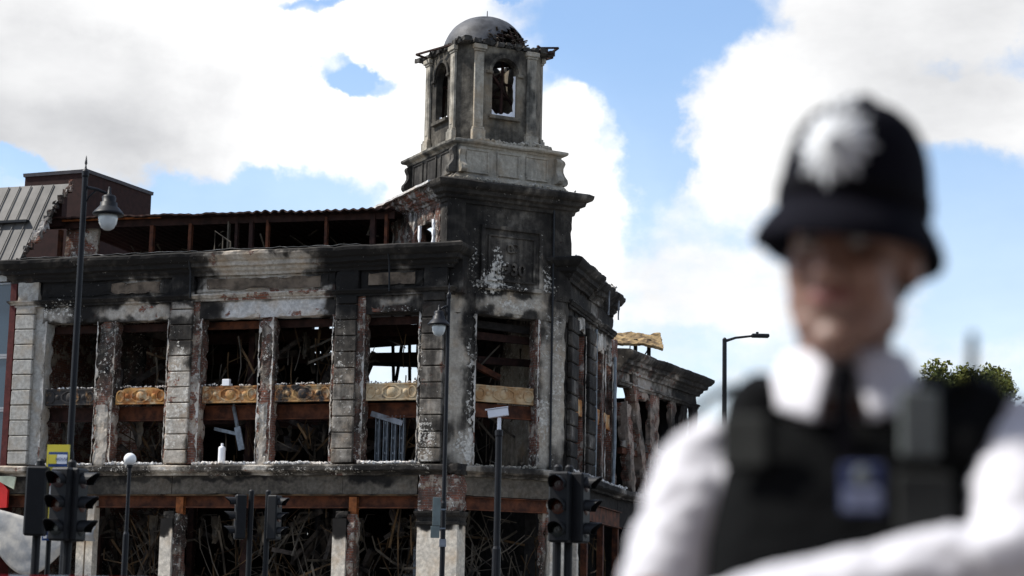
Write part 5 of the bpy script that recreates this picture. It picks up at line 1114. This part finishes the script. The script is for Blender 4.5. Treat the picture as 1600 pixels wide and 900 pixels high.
def fuse(name, m, mat, parent, vox, smooth=6, disp=0):
    """merge overlapping volumes into one continuous skin"""
    me = m.mesh(name, mat); ob = bpy.data.objects.new(name, me); col.objects.link(ob)
    rm = ob.modifiers.new('r', 'REMESH'); rm.mode = 'VOXEL'; rm.voxel_size = vox; rm.use_smooth_shade = True
    sm = ob.modifiers.new('s', 'SMOOTH'); sm.iterations = smooth; sm.factor = .5
    dg = bpy.context.evaluated_depsgraph_get(); dg.update(); m2 = bpy.data.meshes.new_from_object(ob.evaluated_get(dg)); bpy.data.objects.remove(ob)
    if disp:
        for v in m2.vertices:
            p = v.co; d = disp*(noise.noise(p*9)+.8*(1-2*abs(noise.noise(Vector((p.x*14, p.y*14, p.z*26)))))+.4*noise.noise(p*34)); v.co = p+v.normal*d
    m2.polygons.foreach_set('use_smooth', [True]*len(m2.polygons))
    if not m2.materials: m2.materials.append(mat)
    o = bpy.data.objects.new(name, m2); col.objects.link(o); o.parent = parent; return o
HM = Matrix.Rotation(HEADROT, 3, 'Z')
def hp(x, y, z): return HM @ Vector((x*HS, y*HS, 0))+Vector((.010, 0, HZ+(z-HZ)*HS))
b_ = MB()
def he(x, y, z, r): b_.sphere(hp(x, y, z), tuple(q*HS for q in r), 20, 14, HEADROT)
he(0, .012, 1.80, (.078, .098, .092)); he(0, -.028, 1.748, (.067, .068, .086)); he(0, -.042, 1.695, (.056, .05, .045)); he(0, -.078, 1.664, (.030, .022, .021)); he(0, -.07, 1.815, (.058, .03, .016)); he(0, -.091, 1.716, (.029, .014, .014)); he(0, -.088, 1.706, (.022, .012, .008))
for s_ in (-1, 1): he(s_*.04, -.068, 1.752, (.026, .024, .026)); he(s_*.080, .012, 1.768, (.012, .022, .033)); he(s_*.012, -.108, 1.742, (.010, .011, .008)); he(s_*.049, -.02, 1.705, (.022, .042, .034))
for s_ in (-1, 1): he(s_*.040, -.045, 1.722, (.030, .040, .052)); he(s_*.030, -.060, 1.685, (.028, .030, .026))
he(0, -.074, 1.657, (.032, .022, .020))
capsule(b_, ((hp(0, -.088, 1.80), .010), (hp(0, -.108, 1.765), .012), (hp(0, -.118, 1.746), .013)))
capsule(b_, (((0, .012, 1.74), .070), ((0, .022, 1.62), .074), ((0, .03, 1.54), .088)))
loft(b_, [(.92, 0, .02, .15, .10, .85), (1.05, 0, .02, .155, .10, .85), (1.2, 0, .01, .165, .105, .85), (1.35, 0, .01, .18, .11, .85), (1.47, 0, .02, .19, .10, .85), (1.55, 0, .03, .14, .07, .9), (1.585, 0, .03, .07, .05, 1)])
RSH, RELB, RWR = Vector((-.206, .02, 1.478)), Vector((-.298, -.03, 1.22)), Vector((.12, -.16, 1.165))
LSH, LELB, LWR = Vector((.256, -.04, 1.497)), Vector((.240, -.20, 1.335)), Vector((-.19, -.265, 1.245))
for S_, E_, W_ in ((RSH, RELB, RWR), (LSH, LELB, LWR)):
    capsule(b_, ((S_, .055), (S_.lerp(E_, .4), .048), (E_, .04), (E_.lerp(W_, .3), .042), (W_, .028)))
    d = (W_-E_).normalized(); up_ = Vector((0, 0, 1)); sd_ = d.cross(up_).normalized()
    capsule(b_, ((W_, .028), (W_+d*.05, .036), (W_+d*.085, .034)))
    for k in range(4):
        o_ = up_*(.03-.02*k); p0 = W_+d*.08+o_; L_ = (.075, .085, .08, .062)[k]; bend = -sd_*(.03 if sd_.y < 0 else -.03)
        capsule(b_, ((p0, .0095), (p0+d*L_*.5+bend*.2, .009), (p0+d*L_*.95+bend, .008)))
    capsule(b_, ((W_+d*.03+up_*.025, .013), (W_+d*.06+up_*.055, .011), (W_+d*.09+up_*.065, .009)))
for s_ in (-1, 1): capsule(b_, (((s_*.09, .02, .95), .085), ((s_*.10, .01, .42), .055), ((s_*.11, .03, -.07), .038))); capsule(b_, (((s_*.11, .03, -.11), .04), ((s_*.12, -.12, -.13), .035)))
body = fuse('body', b_, M_skin, pm, .0062, 5)
for v in body.data.vertices:           # eye sockets, lip line and philtrum pressed in
    if v.co.z > 1.66 and v.co.y < -.02:
        back = HM @ Vector((0, 1, 0))
        for s_ in (-1, 1):
            d = v.co-hp(s_*.033, -.085, 1.793); v.co += back*.013*math.exp(-(d.length/.017)**2)
        d = v.co-hp(0, -.10, 1.7165); v.co += back*.005*math.exp(-(d.z/.0035)**2-((HM.transposed() @ d).x/.024)**2)
# eyes and brows
for s_ in (-1, 1):
    m = MB(); m.sphere(hp(s_*.031, -.079, 1.792), .0141, 12, 8); e = part('eye', m, pbr('eye_white', (.22, .20, .19), .4, 0, .05, 4, 0), pm, True); m = MB(); m.sphere(hp(s_*.031, -.0865, 1.792), .0062, 10, 8); part('iris', m, pbr('iris_brown', (.03, .02, .012), .2, 0, .1, 4, 0), e, True)
    m = MB(); m.tube([hp(s_*.014, -.098, 1.812), hp(s_*.034, -.098, 1.818), hp(s_*.054, -.080, 1.811)], [.0045, .005, .003], 6); part('eyebrow', m, pbr('brown_hair', (.04, .025, .015), .8, 0, .2, 40, 0), pm)
m = MB(); m.sphere(hp(0, .032, 1.775), (.0905, .096, .085), 18, 12, HEADROT); part('hair', m, pbr('short_brown_hair', (.035, .022, .014), .8, 0, .3, 60, .3, 120), pm, True)
# shirt
m = MB(); loft(m, [(1.0, 0, .02, .175, .115, .85), (1.15, 0, .015, .185, .12, .85), (1.35, 0, .01, .20, .125, .85), (1.46, 0, .02, .215, .115, .85), (1.53, 0, .025, .19, .085, .9), (1.57, 0, .03, .125, .065, .95), (1.60, 0, .03, .075, .06, 1)])
for S_, E_, W_ in ((RSH, RELB, RWR), (LSH, LELB, LWR)):
    capsule(m, ((S_, .072), (S_.lerp(E_, .35), .070), (S_.lerp(E_, .75), .064), (E_, .06), (E_.lerp(W_, .3), .058), (E_.lerp(W_, .7), .052), (E_.lerp(W_, .93), .043)))
fuse('shirt', m, M_shirt, pm, .008, 5, .009)
# collar: two pointed leaves standing on a neck band
m = MB(); loft(m, [(1.575, 0, .026, .090, .084, 1), (1.62, 0, .022, .086, .082, 1), (1.638, 0, .024, .084, .080, 1)]); part('collar_band', m, M_shirt, pm, True)
for s_ in (-1, 1):
    def leafc(u, v):
        a = rad(-90)+s_*rad(8+u*108); r0 = .090; p = Vector((math.cos(a)*r0, .024+math.sin(a)*r0, 1.643-.010*u*0+.006*u)); drop = (.070*(1-u)**.8+.040)*v; out = .030*v
        k = (1-u)**1.5*v; return (p.x+math.cos(a)*out+s_*.022*k, p.y+math.sin(a)*out-.030*k, p.z-drop)
    m = MB(); m.sheet(leafc, 18, 6, .004 if s_ > 0 else -.004); part('collar', m, M_shirt, pm, True)
m = MB(); m.bbox(-.017, .017, -.108, -.070, 1.575, 1.618, .008); m.prism([(-.012, 1.58), (.012, 1.58), (.024, 1.40), (-.024, 1.40)], -.128, -.118); part('tie', m, M_trou, pm)
# vest: padded front and back, shoulder straps
m = MB(); loft(m, [(1.02, 0, .01, .20, .150, .7), (1.10, 0, .005, .205, .155, .7), (1.25, 0, .0, .212, .158, .72), (1.36, 0, .0, .205, .155, .72), (1.44, 0, .004, .190, .145, .75), (1.50, 0, .01, .178, .130, .75), (1.535, 0, .015, .165, .112, .8)])
for s_ in (-1, 1):
    capsule(m, (((s_*.135, -.075, 1.50), .045), ((s_*.135, -.045, 1.555), .042), ((s_*.128, .02, 1.580), .040), ((s_*.13, .09, 1.55), .042)))
    if s_ > 0: capsule(m, (((s_*.175, -.09, 1.50), .042), ((s_*.20, -.06, 1.558), .040), ((s_*.20, .02, 1.580), .038), ((s_*.17, .09, 1.54), .038)))
vest = fuse('vest', m, M_vest, pm, .009, 4, .003)
def vfront(x0, x1, z0, z1, y, mat, nm, th=.012, tilt=0):
    q = MB(); q.bbox(x0, x1, y-th, y, z0, z1, .004)
    if tilt:
        Rm = Matrix.Rotation(rad(tilt), 3, 'Z'); c = Vector(((x0+x1)/2, y, 0)); q.v = [tuple(Rm @ (Vector(v)-c)+c) for v in q.v]
    return part(nm, q, mat, pm)
vfront(-.175, -.105, 1.465, 1.54, -.128, M_patch, 'chest_patch', .012, -16)
vfront(.078, .135, 1.480, 1.578, -.122, M_patchl, 'reflective_patch', .012, 14)
vfront(.072, .150, 1.37, 1.455, -.160, M_patch, 'chest_pouch', .014, 8)
bd = vfront(-.003, .058, 1.398, 1.468, -.160, M_navy, 'police_badge', .012)
q = MB(); q.bbox(.002, .053, -.1755, -.1725, 1.403, 1.432, .001); part('badge_print', q, pbr('pale_blue_badge_print', (.22, .25, .36), .6, 0, .05, 20, 0), bd)
tm = text_mesh('POLICE', .0135, .0004); tm.materials.append(M_navy); o = link('lettering', tm, bd); o.location = (.0275, -.1765, 1.417); o.rotation_euler = (rad(90), 0, 0)
m = MB(); m.sphere((.0275, -.173, 1.450), (.013, .003, .013), 12, 8); part('badge_crest', m, M_patchl, bd, True)
m = MB(); m.bbox(.150, .20, -.09, -.05, 1.50, 1.60, .008); rd = part('radio', m, M_vest, pm); m = MB(); m.tube([(.185, -.06, 1.60), (.188, -.055, 1.67)], [.008, .006], 8); part('aerial', m, M_vest, rd)
for s_ in (-1, 1):
    m = MB(); m.sheet(lambda u, v: (s_*(.165+u*.11), .02-.03+v*.06, 1.597-.035*u-.05*u*u), 8, 2, .006); part('epaulette', m, M_trou, pm)
# helmet
HT = Matrix.Translation(Vector((hp(0, .012, 1.8).x, hp(0, .012, 1.8).y, 1.860))) @ Matrix.Rotation(HEADROT, 4, 'Z') @ Matrix.Rotation(rad(5.5), 4, 'Y') @ Matrix.Rotation(rad(-3), 4, 'X')
cpro = [(1.0, 0.0), (.992, .03), (.965, .065), (.915, .098), (.83, .126), (.69, .152), (.50, .170), (.27, .180), (.0, .184)]
def crad(z):
    for (r0, z0), (r1, z1) in zip(cpro, cpro[1:]):
        if z0 <= z <= z1: return r0+(r1-r0)*(z-z0)/(z1-z0)
    return 0
CXR, CYR = .117, .138
hm = MB(); t_ = MB(); t_.lathe([(.97, -.02)]+[(r, z) for r, z in cpro[:-1]]+[(.001, .184)], (0, 0), 48, CXR, CYR); hm.add([HT @ Vector(v) for v in t_.v], t_.f); helmet = part('helmet', hm, M_felt, pm, True)
t_ = MB(); N = 56; vs = []
for q_ in ((.97, .012), (1.0, .0), (1.12, -.016), (1.24, -.038), (1.262, -.050), (1.25, -.054), (1.10, -.026), (.97, -.012)):
    for k in range(N):
        a = 6.28319*k/N; fb = abs(math.sin(a)); e = (q_[0]-1)*(.75+.45*fb); rr_ = 1+e if q_[0] > 1 else q_[0]
        vs.append(HT @ Vector((math.cos(a)*CXR*rr_, math.sin(a)*CYR*rr_, q_[1]*(1.0+.25*fb))))
t_.add(vs, [(i*N+k, i*N+(k+1) % N, ((i+1) % 8)*N+(k+1) % N, ((i+1) % 8)*N+k) for i in range(8) for k in range(N)]); part('brim', t_, M_felt, helmet, True)
t_ = MB(); q_ = MB(); q_.lathe([(1.002, .012), (1.022, .014), (1.012, .040), (.99, .042)], (0, 0), 48, CXR, CYR); t_.add([HT @ Vector(v) for v in q_.v], q_.f); part('helmet_band', t_, M_trou, helmet, True)
t_ = MB(); q_ = MB(); q_.lathe([(.022, .178), (.024, .184), (.016, .192), (.006, .198), (.0, .199)], (0, 0), 14); t_.add([HT @ Vector(v) for v in q_.v], q_.f); part('helmet_rose', t_, M_felt, helmet, True)
# badge: eight-armed faceted star under a crown, wrapped on the front of the crown
def on_helmet(x, z, out):
    rr_ = crad(min(max(z, 0), .182)); a = math.asin(max(-1, min(1, x/(CXR*rr_)))); return HT @ Vector((math.sin(a)*CXR*(rr_)+math.sin(a)*out, -math.cos(a)*(CYR*rr_+out), z))
t_ = MB(); cz = .084; pts = []; NS = 32
for k in range(NS):
    a = 6.28319*k/NS; big = (k % 4 == 0); r_ = .066 if big else (.048 if k % 2 else .057); pts.append((math.sin(a)*r_*.92, cz+math.cos(a)*r_*1.12))
vs = [on_helmet(0, cz, .014)]+[on_helmet(x*.5, cz+(z-cz)*.5, .012) for x, z in pts]+[on_helmet(x, z, .005) for x, z in pts]+[on_helmet(x, z, -.003) for x, z in pts]
fs = [(0, 1+(k+1) % NS, 1+k) for k in range(NS)]+[(1+j*NS+k, 1+j*NS+(k+1) % NS, 1+(j+1)*NS+(k+1) % NS, 1+(j+1)*NS+k) for j in (0, 1) for k in range(NS)]
t_.add(vs, fs); star = part('helmet_badge', t_, M_silver, helmet)
t_ = MB()
for x, z, r_ in ((-.016, .152, .010), (0, .157, .012), (.016, .152, .010), (0, .168, .007), (-.01, .144, .010), (.01, .144, .010)): t_.sphere(on_helmet(x, z, .006), r_, 10, 7)
part('badge_crown', t_, M_silver, star, True)
t_ = MB(); t_.sphere(on_helmet(0, cz, .012), .014, 14, 9); part('badge_boss', t_, M_silver, star, True)
# trousers, belt and boots
m = MB(); loft(m, [(.86, 0, .02, .17, .12, .85), (1.02, 0, .02, .175, .118, .85)]);
for s_ in (-1, 1): capsule(m, (((s_*.09, .02, .92), .10), ((s_*.10, .01, .42), .08), ((s_*.11, .03, -.05), .07)))
fuse('trousers', m, M_trou, pm, .014, 4, .004)
m = MB(); loft(m, [(1.0, 0, .02, .19, .135, .85), (1.05, 0, .02, .19, .135, .85)]); part('belt', m, M_boot, pm, True)
for s_ in (-1, 1):
    m = MB(); loft(m, [(-.1704, s_*.115, -.04, .048, .145, .8), (-.14, s_*.115, -.04, .05, .147, .8), (-.10, s_*.115, -.035, .046, .13, .85), (-.07, s_*.115, .01, .045, .08, .9), (-.01, s_*.112, .03, .046, .05, 1)]); part('boot', m, M_boot, pm, True)
